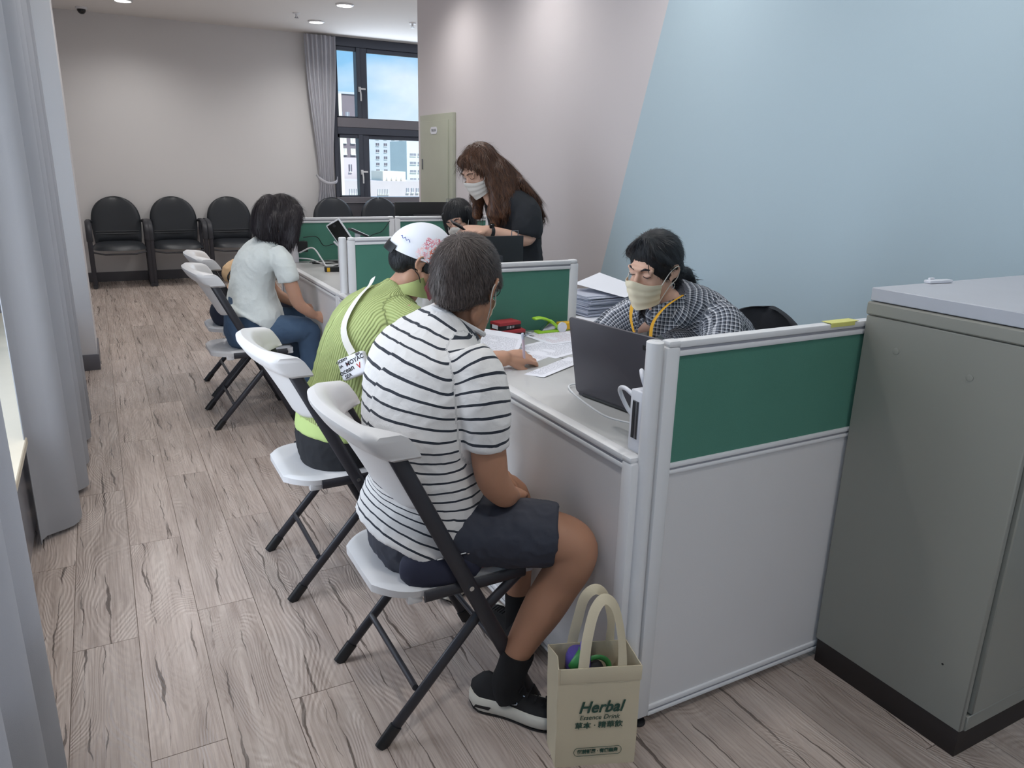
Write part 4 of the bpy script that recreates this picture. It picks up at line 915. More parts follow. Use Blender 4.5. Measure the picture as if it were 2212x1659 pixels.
# short greying hair
mb = MB(); skull_cap(mb, HA, .99, .007); t_ = Tr(mb, HA)
t_.ell((-.048, 0, -.005), (.058, .074, .060)); t_.ell((-.055, 0, -.030), (.044, .060, .036))
for s in (-1, 1): t_.ell((.016, s*.056, .024), (.045, .026, .036))
me0 = None
hair('hair', mb, HA, 'hair_greying', pA, .0045, 3, (-.62, .05, .85), nst=9000, ln=.022, lift=.0045, wid=.00045, amp=.002, seed=4)
glasses(HA, 'black_plastic', pA); mask(HA, 'mask_cream', pA, 1.0)
# striped shirt
tors = Chain([(.622, 1.71, .468, .192, .142), (.650, 1.71, .520, .196, .148), (.680, 1.71, .60, .192, .142), (.678, 1.71, .70, .195, .143), (.674, 1.71, .80, .202, .145), (.686, 1.71, .89, .206, .136), (.715, 1.71, .955, .202, .114), (.742, 1.71, 1.003, .150, .082), (.772, 1.708, 1.036, .080, .070)], [(0, 1, 0)]*4+[(-.06, 1, 0), (-.16, 1, 0), (-.22, 1, 0), (-.2, 1, 0), (-.1, 1, 0)], rnd=False, cid=0, n=32)
slv = Chain([(.752, 1.500, .775, .053, .058), (.750, 1.500, .80, .055, .060), (.748, 1.505, .86, .060, .064), (.748, 1.535, .93, .064, .068), (.735, 1.58, .975, .060, .055)], (1, 0, 0), rnd=False, cid=1)
slv2 = Chain([(.725, 1.945, .79, .054, .056), (.72, 1.935, .86, .056, .058), (.715, 1.915, .92, .058, .058), (.715, 1.885, .955, .054, .052)], (1, 0, 0), rnd=False, cid=1)
garment('shirt', 'striped_jersey', pA, [tors, slv, slv2], .0055, 5, (.0045, (9, 9, 16), 3, .003))
MB().tube([tuple(V3((.775, 1.707, 1.034))+V3((.068*cos(a), .068*sin(a), -.040*cos(a)))) for a in [.9+i*(2*pi-1.8)/32 for i in range(33)]], .007, 8).build('collar', 'white_panel', pA)
# shorts
sh1 = Chain([(.62, 1.71, .47, .165, .10), (.66, 1.71, .50, .175, .115), (.72, 1.71, .53, .165, .10)], YS)
sh2 = Chain([(.64, 1.63, .495, .095, .088), (.76, 1.575, .512, .092, .090), (.86, 1.512, .517, .088, .088), (.938, 1.470, .512, .080, .084)], (0, 1, 0), rnd=False)
sh3 = Chain([(.64, 1.79, .495, .095, .088), (.78, 1.81, .512, .090, .088), (.91, 1.82, .512, .084, .086)], (0, 1, 0), rnd=False)
garment('shorts', 'shorts_navy', pA, [sh1, sh2, sh3], .0055, 4, (.005, (14, 14, 14), 5, .004))
MB().tube(catmull([(.70, 1.545, .560), (.78, 1.497, .545), (.86, 1.452, .535), (.90, 1.43, .53)], 4), .0012, 6).build('seam', 'navy', pA)
# sock, shoe and their far twins
MB().tube(catmull([(.846, 1.482, .185), (.832, 1.488, .13), (.822, 1.493, .085), (.83, 1.482, .05)], 3), [.0445]*2+[.042]*3+[.044]*5, 16, rnd=False).build('sock', 'sock', pA)
rshoe(pA, (.758, 1.555, .0), radians(-47), .268, logo=True)
MB().tube(catmull([(.99, 1.745, .18), (.99, 1.74, .12), (.99, 1.74, .06)], 3), .040, 14).build('sock', 'sock', pA)
rshoe(pA, (.965, 1.68, .0), radians(84), .25, logo=False)
# black pouch on the belt, zip and red label
t = thing('belt_pouch', 'black pouch with a zip and small red label on the striped man\'s hip', 'pouch', (.68, 1.52, .47))
MB().tube(catmull([(.565, 1.562, .462), (.62, 1.534, .458), (.69, 1.526, .460), (.742, 1.526, .468)], 4), [(.016, .036)]+[(.024, .050)]*11+[(.018, .042)], 14, side=(0, 1, .0), rnd=True).build('pouch_body', 'navy', t, smooth=60)
MB().tube([(.625, 1.503, .500), (.70, 1.499, .503)], .0022, 6).lathe([(.001, -.001), (.005, -.001), (.005, .001), (.001, .001)], (.705, 1.497, .503), 10).build('zip', 'steel_bright', t)
MB().box((.752, 1.508, .460), (.008, .004, .028)).build('label_tab', 'red_print', t, bev=.001)

# ================================================================ the man in the green ribbed shirt and cap
pB = person('seated man in a lime green ribbed shirt and white flowered cap, writing at the desk', (.66, 2.47, .44))
HB = headM((.962, 2.445, 1.098), -14, 26, 6)
mb = MB(); head(mb, HB, .99)
Chain([(.94, 2.45, 1.05, .055, .055), (.905, 2.46, 1.00, .056, .058), (.86, 2.47, .95, .08, .07)], YS).add(mb)
Chain([(.66, 2.47, .52, .15, .11), (.70, 2.47, .70, .14, .10), (.80, 2.47, .88, .14, .08)], YS).add(mb)
Chain([(.86, 2.30, .93, .048), (.905, 2.235, .86, .043), (.955, 2.20, .80, .038), (1.03, 2.17, .797, .034), (1.10, 2.145, .800, .029), (1.135, 2.135, .802, .027)], (0, 1, 0)).add(mb)
hand(mb, (1.140, 2.135, .803), (.93, .12, -.06), (-.25, -.45, .85), -1, .98, (.75, .85, .95, 1.0), (.8, .45, -.35), .25)
Chain([(.85, 2.64, .91, .048), (.90, 2.66, .84, .042), (.97, 2.62, .80, .038), (1.08, 2.56, .79, .03), (1.13, 2.53, .79, .026)], (0, 1, 0)).add(mb)
hand(mb, (1.14, 2.525, .79), (.9, -.4, -.05), (0, 0, 1), 1, .98, .3)
for s, kx in ((-1, 1), (1, 1)):
    Chain([(.66, 2.47+s*.09, .49, .07), (.95, 2.47+s*.12, .49, .052), (.955, 2.47+s*.13, .45, .05), (.95, 2.47+s*.15, .10, .035)], YS).add(mb)
me = remesh(mb, .0045, 5); link(me, 'body', 'skin_warm', pB)
mb = MB(); t_ = Tr(mb, HB); t_.ell((-.020, 0, .010), (.096, .080, .062)); t_.ell((-.055, 0, -.020), (.052, .070, .055))
for s in (-1, 1): t_.ell((.024, s*.060, .008), (.030, .020, .034))
hair('hair', mb, HB, 'hair_black', pB, .0045, 3, (-.62, .05, .85), nst=2500, ln=.016, lift=.002, wid=.0004, seed=8)
glasses(HB, 'metal_grey', pB); mask(HB, 'pink_mask', pB, .99, 'cable_black')
# cap: dome, brim, back opening strap
def capf(o):
    def f(u, v):
        a = 2*pi*u; th = (pi/2+.10)*(1-v)+.001; r = (.109+o, .0895+o, .1025+o); x = r[0]*sin(th)*cos(a); y = r[1]*sin(th)*sin(a); z = r[2]*cos(th)*(1.03)
        return tuple(HB @ V3((x-.013, y, z+.022+(.012*x/.1))))
    return f
o = MB().grid(capf(0), 40, 16, capf(-.003)).build('cap', 'cap_print', pB, smooth=50)
me = o.data; V = A3(me)@np.array(W[pB])[:3, :3].T+np.array(W[pB])[:3, 3]; inv = np.array(HB.inverted()); set_cc(me, V@inv[:3, :3].T+inv[:3, 3])
def brim(o):
    def f(u, v):
        a = (u-.5)*2*1.15; r = .100+.065*v*cos((u-.5)*2*1.2)**.5 if abs((u-.5)*2*1.2) < 1.57 else .1
        return tuple(HB @ V3((-.013+r*cos(a)*1.06, .088*sin(a)*(1+.12*v), .020-.018*v+o-.02*sin(a)**2)))
    return f
MB().grid(brim(0), 20, 6, brim(-.003)).build('cap_brim', 'kapbrim', o)
def bp(o_):
    def f(u, v):
        a = pi+(u-.5)*1.3; z = .004-.030*(1-v); return tuple(HB @ V3((-.013+(.111+o_+.006*(1-v))*cos(a), (.092+o_)*sin(a), z+.012)))
    return f
MB().grid(bp(.003), 14, 4, bp(0)).build('cap_strap', 'black_plastic', o)
MB().tube([tuple(HB @ V3((-.013+.1115*cos(a)*.985, .0925*sin(a)*.985, .052+.004*sin(i*1.9)))) for i, a in enumerate([pi+.62+.045*j for j in range(10)])], .0013, 5).build('cap_script', 'paper_blue', o).data.materials[0] = mat('blue_thread', '#3a4f9a', .6)
tb_ = Chain([(.662, 2.47, .560, .186, .144), (.668, 2.47, .59, .184, .142), (.692, 2.47, .65, .172, .128), (.725, 2.47, .75, .176, .124), (.760, 2.47, .84, .190, .124), (.815, 2.47, .905, .192, .105), (.868, 2.465, .955, .130, .078), (.902, 2.46, .990, .074, .064)], YS, rnd=False, n=32)
sl_ = Chain([(.925, 2.225, .845, .056, .056), (.90, 2.245, .87, .060, .060), (.865, 2.29, .905, .066, .066), (.84, 2.36, .925, .070, .062)], (0, 0, 1), rnd=False, cid=1)
sl2 = Chain([(.90, 2.665, .845, .056, .056), (.87, 2.66, .88, .062, .062), (.84, 2.61, .91, .066, .062)], (0, 0, 1), rnd=False, cid=1)
garment('shirt', 'green_rib', pB, [tb_, sl_, sl2], .0055, 5, (.005, (8, 8, 12), 11, .004))
Cc = MB()
def colf(o_):
    def f(u, v):
        a = 2*pi*u; r = .068+o_+.010*(1-v); return (.905+.018*v+r*cos(a), 2.458+(r-.002)*sin(a), .985+.050*v-.022*cos(a)*(1-v)+.02*cos(a)*v)
    return f
Cc.grid(colf(.004), 32, 5, colf(0)).build('collar', 'green_rib', pB)
garment('undershirt', 'lime_tee', pB, [Chain([(.655, 2.47, .520, .188, .146), (.662, 2.47, .60, .182, .140)], YS, rnd=False, n=28)], .008, 3)
tr1 = Chain([(.60, 2.47, .475, .16, .085), (.66, 2.47, .485, .175, .10), (.72, 2.47, .50, .16, .085)], YS); tr2 = Chain([(.650, 2.47, .445, .175, .135), (.655, 2.47, .50, .182, .142), (.660, 2.47, .57, .180, .138)], YS)
tl = [Chain([(.66, 2.38, .49, .085, .08), (.85, 2.34, .50, .078, .072), (.955, 2.32, .49, .066, .066), (.960, 2.31, .42, .060, .062), (.95, 2.24, .25, .060, .060), (.90, 2.16, .11, .068, .066)], YS, rnd=False), Chain([(.66, 2.56, .49, .085, .08), (.85, 2.60, .50, .078, .072), (.955, 2.60, .49, .066, .066), (.960, 2.60, .42, .060, .062), (.97, 2.60, .25, .060, .060), (.95, 2.60, .10, .068, .066)], YS, rnd=False)]
garment('trousers', 'trouser_black', pB, [tr1, tr2]+tl, .007, 4, (.005, (14, 14, 14), 4, .003))
rshoe(pB, (.872, 2.045, .0), radians(28), .25, up='sole_white', so='sole_white')
rshoe(pB, (.90, 2.60, .0), 0, .25, up='sole_white', so='sole_white')
# ================================================================ crossbody bag with big lettering
t = thing('crossbody_bag', 'small white crossbody bag with black lettering on the back of the green shirt', 'bag', (.66, 2.30, .82))
SP = [((.815, 2.515, 1.028), (-.6, .2, .74)), ((.789, 2.476, 1.010), (-.67, .03, .74)), ((.733, 2.426, .980), (-.72, -.12, .68)), ((.685, 2.388, .935), (-.74, -.27, .62)), ((.663, 2.365, .896), (-.8, -.38, .47)), ((.659, 2.333, .860), (-.74, -.56, .38)), ((.668, 2.300, .825), (-.59, -.75, .3))]
st_ = catmull([p for p, n_ in SP], 6); sn_ = catmull([n_ for p, n_ in SP], 6); sds = []
for i, p in enumerate(st_):
    tg = st_[min(i+1, len(st_)-1)]-st_[max(i-1, 0)]; sds.append(tuple(np.cross(tg/np.linalg.norm(tg), sn_[i])))
MB().tube([p+n_*.004 for p, n_ in zip(st_, sn_)], (.0125, .0018), 8, side=sds).build('strap', 'strap_white', t, smooth=60)
bm_ = frame((.664, 2.272, .792), (.62, -.60, .40), (-.60, -.74, .28))
MB().prism([(-.050, -.036), (.050, -.036), (.050, .036), (-.050, .036)], -.014, .014, bm_).build('bag_body', 'white_plastic', t, bev=.008, seg=3)
for tx, sz, x, y, m_ in (('ocean', .024, -.022, -.008, 'ink'), ('SEA', .016, -.022, -.026, 'ink'), ('OCEAN', .012, -.030, .027, 'ink'), ('MOYAC', .020, .016, .014, 'ink'), ('EA', .011, -.038, .010, 'ink'), ('=', .016, -.014, .009, 'red_ink'), ('V', .026, .026, -.008, 'red_ink'), ('SEA', .011, .034, .029, 'ink')):
    text(tx, sz, bm_ @ Matrix.Translation((x, y, .0146)) @ Matrix.Rotation(.12, 4, 'Z'), m_, t, bold=.0004)
# the pen in his hand
t = thing('pen', 'pale pink pen standing in the writing hand over the form', 'pen', (1.21, 2.12, .80))
MB().tube([(1.205, 2.125, .775), (1.200, 2.120, .80), (1.182, 2.100, .875)], [.0016, .0048, .0048], 12).build('pen_barrel', 'pen_body', t); MB().tube([(1.183, 2.101, .872), (1.178, 2.096, .888)], .0053, 12, rnd=True).build('pen_cap', 'paper_blue', t)
# ================================================================ the woman in the white blouse and jeans
pC = person('seated woman with a dark bob, white short-sleeved blouse and blue jeans, head bowed', (.70, 4.32, .45))
HC = headM((.885, 4.29, 1.105), 12, 34, -4)
mb = MB(); head(mb, HC, .97, True)
Chain([(.865, 4.30, 1.05, .048, .050), (.84, 4.31, 1.00, .050, .052), (.80, 4.32, .955, .08, .06)], YS).add(mb)
Chain([(.68, 4.32, .52, .15, .10), (.70, 4.32, .70, .13, .09), (.77, 4.32, .88, .13, .075)], YS).add(mb)
Chain([(.835, 4.175, .915, .034), (.855, 4.13, .84, .037), (.880, 4.11, .74, .037), (.905, 4.11, .665, .034), (.960, 4.125, .615, .028), (.990, 4.14, .592, .024)], (0, 1, 0)).add(mb)
hand(mb, (.990, 4.14, .594), (.85, .35, -.2), (-.1, -.55, .85), -1, .90, (1.2, 1.2, 1.2, 1.2), (.8, .3, -.3), .3)
Chain([(.79, 4.47, .905, .034), (.80, 4.51, .80, .039), (.86, 4.50, .67, .034), (.96, 4.42, .61, .026)], (0, 1, 0)).add(mb)
hand(mb, (.965, 4.41, .605), (.9, -.4, -.1), (0, 0, 1), 1, .9, .5)
for y, x in ((4.17, 1.0), (4.46, 1.0)): Chain([(x-.045, y, .34, .040), (x-.06, y, .20, .036), (x-.07, y, .10, .032)], YS).add(mb)
me = remesh(mb, .006, 4); link(me, 'body', 'skin_warm', pC)
mb = MB(); skull_cap(mb, HC, .97, .014); t_ = Tr(mb, HC); t_.ell((-.050, 0, -.035), (.064, .086, .090))
for s in (-1, 1): t_.ell((-.008, s*.070, -.005), (.050, .034, .075))
iv = HC.to_3x3().inverted()
def wl_tube(mb, Hm, pts, r, n=14): mb.tube([tuple(Hm @ V3(p)) for p in catmull(pts, 4)], r, n, rnd=True)
for s in (-1, 1):
    wl_tube(mb, HC, [(-.005, s*.066, .06), (.012, s*.083, -.010), (.040, s*.076, -.085), (.058, s*.060, -.135)], [(.06, .030)]*5+[(.060, .028)]*5+[(.04, .018)]*3)
wl_tube(mb, HC, [(-.075, 0, .03), (-.085, 0, -.04), (-.055, 0, -.105)], [(.055, .085)]*9, 18)
wl_tube(mb, HC, [(-.05, 0, .03), (-.045, 0, -.04), (-.015, 0, -.105)], [(.055, .092)]*9, 18)
hair('hair', mb, HC, 'hair_dark', pC, .0065, 4, (-.2, 0, .98), down=True, nst=5000, ln=.055, lift=.005, wid=.0007, amp=.003, seed=6)
tc_ = Chain([(.690, 4.32, .560, .212, .168), (.705, 4.32, .59, .204, .158), (.700, 4.32, .67, .178, .132), (.705, 4.32, .76, .165, .118), (.735, 4.32, .86, .175, .112), (.775, 4.32, .925, .178, .092), (.815, 4.315, .965, .115, .068), (.838, 4.31, .990, .070, .058)], YS, rnd=False, n=28)
s1 = Chain([(.860, 4.120, .785, .052, .056), (.855, 4.125, .82, .055, .058), (.845, 4.15, .88, .058, .060), (.82, 4.21, .93, .058, .054)], (0, 1, 0), rnd=False, cid=1)
s2 = Chain([(.80, 4.51, .785, .052, .056), (.80, 4.50, .84, .055, .058), (.79, 4.46, .90, .058, .060), (.79, 4.42, .93, .058, .054)], (0, 1, 0), rnd=False, cid=1)
garment('blouse', 'gauze_white', pC, [tc_, s1, s2], .007, 4, (.006, (10, 10, 12), 21, .004))
garment('jeans', 'denim', pC, [Chain([(.62, 4.32, .48, .16, .09), (.68, 4.32, .50, .18, .115), (.76, 4.32, .52, .16, .09)], YS), Chain([(.66, 4.32, .49, .170, .125), (.665, 4.32, .63, .155, .115)], YS)]+[Chain([(.70, yh, .50, .088, .085), (.86, yk, .515, .078, .075), (.950, yk, .505, .068, .066), (.965, yk, .45, .060, .062), (.965, yk, .32, .054, .056), (.935, yk, .195, .052, .054)], YS, rnd=False) for yh, yk in ((4.23, 4.17), (4.42, 4.46))], .007, 4, (.005, (14, 14, 14), 9, .003))
for y in (4.17, 4.46):
    MB().tube([(.935, y, .232), (.937, y, .200), (.934, y, .188)], .0575, 18).build('cuff', 'denim', pC, smooth=60)
    rshoe(pC, (.885, y, .0), 0, .24, up='yellow_shoe', so='sole_white')
# ================================================================ the hidden sitter beyond her
pD = person('seated person mostly hidden behind the white-shirted woman, a beige sleeved elbow showing', (.72, 4.95, .45))
HD = headM((1.03, 4.98, .99), 10, 38); mb = MB(); head(mb, HD, .95, True)
Chain([(1.0, 4.98, .95, .048), (.96, 4.97, .90, .055), (.91, 4.96, .84, .08, .06)], YS).add(mb)
Chain([(.70, 4.95, .52, .14, .10), (.78, 4.95, .66, .12, .09), (.89, 4.95, .80, .12, .07)], YS).add(mb)
Chain([(.86, 4.79, .83, .04), (.73, 4.73, .80, .038), (.635, 4.71, .775, .034), (.69, 4.72, .69, .030), (.80, 4.78, .64, .026)], (0, 1, 0)).add(mb); hand(mb, (.80, 4.78, .64), (.8, .3, -.2), (0, 0, 1), -1, .9, .7)
me = remesh(mb, .008, 4); link(me, 'body', 'skin_light', pD)
mb = MB(); skull_cap(mb, HD, .95, .012); wl_tube(mb, HD, [(-.06, 0, .03), (-.075, 0, -.06)], [(.05, .08)]*5); hair('hair', mb, HD, 'hair_black', pD, .008, 3, nst=300)
garment('top', 'beige_top', pD, [Chain([(.74, 4.95, .52, .16, .12), (.79, 4.95, .66, .15, .11), (.86, 4.95, .77, .15, .10), (.92, 4.96, .84, .13, .08), (.95, 4.965, .88, .07, .06)], YS, rnd=False), Chain([(.655, 4.71, .725, .040, .042), (.645, 4.71, .775, .048, .046), (.73, 4.73, .80, .055, .056), (.85, 4.80, .83, .055, .055)], YS, rnd=False, cid=1)], .009, 4, (.006, (12, 12, 12), 31, .005))
garment('trousers', 'navy_pants', pD, [Chain([(.62, 4.95, .48, .15, .09), (.70, 4.95, .50, .17, .11), (.76, 4.95, .50, .15, .09)], YS), Chain([(.70, 4.87, .49, .08, .08), (.95, 4.86, .49, .07, .07), (.98, 4.86, .42, .06, .06), (.94, 4.86, .10, .055, .055)], YS, rnd=False), Chain([(.70, 5.03, .49, .08, .08), (.95, 5.06, .49, .07, .07), (.98, 5.06, .42, .06, .06), (.94, 5.06, .10, .055, .055)], YS, rnd=False)], .009, 4)
for y in (4.86, 5.06): rshoe(pD, (.90, y, 0), 0, .24)
MB().tube(catmull([(.66, 4.665, .80), (.625, 4.66, .745), (.66, 4.67, .70), (.75, 4.70, .685)], 4), .005, 8).build('strap', 'cable_black', pD)

# ================================================================ the clerk in the checked shirt
pE = person('seated clerk in a grey checked shirt with cream mask, yellow lanyard and tied black hair', (2.0, 1.95, .46))
HE = headM((1.562, 1.93, 1.108), 196, 14, -5)
mb = MB(); head(mb, HE, .94, True)
Chain([(1.570, 1.93, 1.065, .050, .052), (1.605, 1.93, 1.01, .050, .054), (1.66, 1.93, .955, .08, .06)], YS).add(mb)
Chain([(1.96, 1.94, .52, .16, .11), (1.93, 1.94, .70, .13, .09), (1.80, 1.94, .88, .14, .08)], YS).add(mb)
Chain([(1.72, 1.79, .91, .036), (1.69, 1.72, .86, .041), (1.60, 1.70, .805, .036), (1.48, 1.76, .800, .028)], YS).add(mb); hand(mb, (1.47, 1.765, .80), (-.9, .35, 0), (0, 0, 1), 1, .9, .4)
Chain([(1.70, 2.08, .90, .036), (1.64, 2.17, .86, .041), (1.58, 2.18, .805, .036), (1.51, 2.07, .800, .028)], YS).add(mb); hand(mb, (1.50, 2.06, .80), (-.5, -.85, 0), (0, 0, 1), -1, .9, .4)
for s in (-1, 1): Chain([(1.96, 1.95+s*.09, .50, .08), (1.60, 1.95+s*.10, .50, .06), (1.56, 1.95+s*.10, .44, .055), (1.60, 1.95+s*.10, .10, .035)], YS).add(mb)
me = remesh(mb, .0045, 5)
V = A3(me); R_ = np.array(HE.inverted()); l_ = V@R_[:3, :3].T+R_[:3, 3]
for s in (-1, 1):
    d2 = (l_[:, 0]-.083)**2+(l_[:, 1]-s*.030)**2+(l_[:, 2]-.014)**2; k = .0055*np.exp(-d2/.011**2); V -= (np.array(HE.to_3x3())@np.array((1, 0, 0)))[None]*k[:, None]
me.vertices.foreach_set('co', V.ravel()); me.update(); link(me, 'body', 'skin_pale', pE)
brows(HE @ Matrix.Translation((-.003, 0, 0)) @ Matrix.Scale(.935, 4), 'hair_dark', pE); mask(HE, 'mask_cream', pE, .96)
mb = MB(); t_ = Tr(mb, HE)
def ehair(mb):
    t_.ell((-.022, 0, .034), (.092, .082, .088), n=28, m=18); t_.ell((-.010, 0, .060), (.082, .070, .062), n=24, m=14); t_.ell((-.058, 0, -.012), (.050, .074, .062)); t_.ell((-.062, 0, -.045), (.046, .066, .046))
    for s in (-1, 1):
        wl_tube(mb, HE, [(.046, s*.010, .110), (.055, s*.036, .086), (.040, s*.060, .058), (.010, s*.070, .040), (-.030, s*.072, .034)], [(.018, .012)]*4+[(.018, .012)]*9+[(.016, .012)]*4)
ehair(mb)
t_.ell((-.120, .01, -.056), (.036, .034, .032)); wl_tube(mb, HE, [(-.125, .01, -.058), (-.160, .02, -.072), (-.178, .025, -.105)], [(.030, .026)]*5+[(.026, .020)]*4)
hair('hair', mb, HE, 'hair_black', pE, .0045, 4, (.35, 0, .93), nst=2600, ln=.035, lift=.003, wid=.0005, seed=12, amp=.002, keep=lambda p: not (p[0] > .045 and p[2] < .085))
q = MB(); rr = random.Random(4)
for k in range(26):
    a = V3((-.160+rr.uniform(-.02, .02), .02+rr.uniform(-.015, .015), -.085+rr.uniform(-.02, .01))); d = V3((rr.uniform(-.06, .0), rr.uniform(-.02, .02), rr.uniform(-.045, .02)))
    q.tube([tuple(HE @ p) for p in (a, a+d*.5+V3((0, 0, .006)), a+d)], [.0022, .0018, .0004], 5)
for p in ([(-.13, 0, -.05), (-.160, 0, -.015), (-.155, 0, .015)], [(.06, .03, .11), (.088, .045, .07), (.093, .052, .02)]): q.tube([tuple(HE @ V3(x)) for x in catmull(p, 4)], [.0022]*5+[.0014]*3+[.0004], 5)
q.build('loose_hair', 'hair_black', pE)['kind'] = 'stuff'
MB().tube([tuple(HE @ V3((-.100, .024*cos(a), -.055+.024*sin(a)))) for k, a in enumerate([i*2*pi/16 for i in range(17)])], .004, 6).build('hair_tie', 'metal_grey', pE)
MB().tube([tuple(HE @ V3((.006+.0085*cos(a), .082, -.041+.0085*sin(a)))) for a in [i*2*pi/14 for i in range(15)]], .0014, 6).build('earring', 'steel_bright', pE)
te = Chain([(1.97, 1.94, .50, .19, .15), (1.965, 1.94, .60, .18, .145), (1.94, 1.94, .70, .175, .135), (1.885, 1.94, .80, .180, .130), (1.815, 1.94, .885, .192, .118), (1.745, 1.935, .945, .188, .098), (1.685, 1.93, .985, .124, .084), (1.645, 1.93, 1.008, .078, .070)], YS, rnd=False, n=32)
e1 = Chain([(1.50, 1.755, .800, .042, .040), (1.56, 1.715, .808, .050, .046), (1.62, 1.705, .830, .058, .056), (1.69, 1.725, .880, .066, .062), (1.735, 1.775, .935, .068, .060), (1.75, 1.83, .955, .06, .05)], YS, rnd=False, cid=1)
e2_ = Chain([(1.49, 2.11, .800, .042, .040), (1.545, 2.175, .812, .052, .046), (1.585, 2.195, .840, .062, .058), (1.65, 2.17, .890, .066, .062), (1.71, 2.11, .935, .068, .060), (1.74, 2.05, .950, .06, .05)], YS, rnd=False, cid=1)
garment('shirt', 'checked_shirt', pE, [te, e1, e2_], .0055, 4, (.006, (11, 11, 11), 41, .005), lambda mb: mb.ell((1.630, 1.93, .955), (.060, .110, .058)))
def ecol(o_):
    def f(u, v):
        a = -2.65+5.3*u; r = .070+o_+.038*(1-v)*(1-.75*(abs(a)/2.65)**2); x = 1.640+.018*(1-v)*0 + r*cos(a)-.012*v; y = 1.93+(r-.002)*sin(a); fr_ = (abs(a)/2.65)**2
        return (x-.022*fr_, y, 1.035-.050*fr_-.050*(1-v)*(1+1.2*fr_)+.004*v)
    return f
o = MB().grid(ecol(.004), 40, 6, ecol(0)).build('collar', 'checked_shirt', pE); me = o.data
VV = A3(me); set_cc(me, np.stack([VV[:, 2]*1.0, np.arctan2(VV[:, 1]+.02, VV[:, 0]+.36)*.09, VV[:, 0]*0], 1))
for s in (-1, 1): MB().tube(catmull([(1.625, 1.93+s*.082, 1.030), (1.560, 1.93+s*.078, .995), (1.532, 1.93+s*.060, .945), (1.538, 1.93+s*.045, .89), (1.56, 1.93+s*.034, .83)], 6), (.0085, .0014), 8, side=(0.1, 1, .25*s)).build('lanyard', 'lanyard', pE)
garment('trousers', 'trouser_black', pE, [Chain([(2.03, 1.95, .48, .17, .10), (1.96, 1.95, .50, .18, .11)], YS)]+[Chain([(1.96, 1.95+s*.09, .50, .09, .085), (1.60, 1.95+s*.10, .50, .07, .07), (1.56, 1.95+s*.10, .43, .06, .06), (1.60, 1.95+s*.10, .10, .055, .055)], YS, rnd=False) for s in (-1, 1)], .010, 3)
for s in (-1, 1): rshoe(pE, (1.66, 1.95+s*.10, 0), pi, .24)

# ================================================================ the standing woman in black
pF = person('standing woman with long wavy brown hair, black T-shirt and white mask, holding a phone', (2.0, 3.58, 0))
HF = headM((1.745, 3.60, 1.388), 192, 30, 0)
mb = MB(); head(mb, HF, .98, True)
Chain([(1.765, 3.60, 1.36, .046, .05), (1.80, 3.60, 1.30, .048, .05), (1.84, 3.60, 1.25, .07, .06)], YS).add(mb)
Chain([(2.00, 3.60, .80, .15, .11), (1.97, 3.60, 1.0, .12, .09), (1.92, 3.60, 1.18, .14, .08)], YS).add(mb)
Chain([(1.91, 3.46, 1.22, .036), (1.945, 3.43, 1.14, .038), (1.945, 3.42, 1.065, .038), (1.885, 3.42, 1.055, .037), (1.79, 3.425, 1.078, .033), (1.70, 3.43, 1.102, .026)], (0, 1, 0)).add(mb)
hand(mb, (1.695, 3.43, 1.104), (-.95, .05, .06), (.25, -.45, .85), 1, .95, (.35, .4, .45, .5), (.55, .8, .35), .12)
Chain([(1.91, 3.74, 1.21, .034), (1.96, 3.79, 1.12, .042), (1.95, 3.79, 1.02, .037), (1.83, 3.72, 1.04, .033), (1.74, 3.66, 1.06, .027)], (0, 1, 0)).add(mb); hand(mb, (1.735, 3.655, 1.062), (-.9, -.3, 0), (.1, .2, 1), -1, .93, .5)
for s in (-1, 1): Chain([(2.02, 3.60+s*.09, .80, .09), (2.03, 3.60+s*.10, .45, .06), (2.04, 3.60+s*.10, .10, .04)], YS).add(mb)
me = remesh(mb, .0065, 4); link(me, 'body', 'skin_light', pF)
brows(HF, 'hair_brown', pF); mask(HF, 'mask_white', pF, .98)
mb = MB(); t_ = Tr(mb, HF); t_.ell((-.022, 0, .040), (.100, .090, .094), n=26, m=16)
for s in (-1, 1): wl_tube(mb, HF, [(.046, s*.02, .098), (.048, s*.055, .070), (.010, s*.080, .010)], [(.024, .016)]*9)
def hw(mb, pts, r): mb.tube(catmull(pts, 5), r, 16, side=(0, 1, 0), rnd=True)
hw(mb, [(1.80, 3.60, 1.44), (1.88, 3.59, 1.38), (1.96, 3.57, 1.30), (2.03, 3.555, 1.22), (2.075, 3.55, 1.14)], [(.085, .05)]*8+[(.12, .035)]*8+[(.09, .025)]*4+[(.04, .012)])
hw(mb, [(1.785, 3.535, 1.42), (1.80, 3.515, 1.33), (1.80, 3.500, 1.24), (1.785, 3.495, 1.16), (1.785, 3.50, 1.10)], [(.030, .055)]*6+[(.028, .052)]*10+[(.018, .030)]*5)
hw(mb, [(1.81, 3.53, 1.42), (1.85, 3.50, 1.33), (1.86, 3.48, 1.25), (1.82, 3.48, 1.18)], [(.03, .055)]*10+[(.02, .03)]*6)
hw(mb, [(1.77, 3.68, 1.42), (1.79, 3.70, 1.30), (1.78, 3.70, 1.15)], [(.03, .05)]*8+[(.02, .03)]*3)
hair('hair', mb, HF, 'hair_brown', pF, .0065, 3, (0, 0, 1), down=True, nst=7000, ln=.07, lift=.008, wid=.0007, amp=.006, seed=15, curl=.012, keep=lambda p: not (p[0] > .055 and p[2] < .06))
tf = Chain([(2.01, 3.60, .74, .19, .13), (2.00, 3.60, .84, .175, .12), (1.985, 3.60, .97, .160, .112), (1.955, 3.60, 1.10, .168, .118), (1.915, 3.60, 1.20, .182, .105), (1.875, 3.60, 1.265, .165, .080), (1.84, 3.60, 1.295, .085, .062)], YS, rnd=False, n=28)
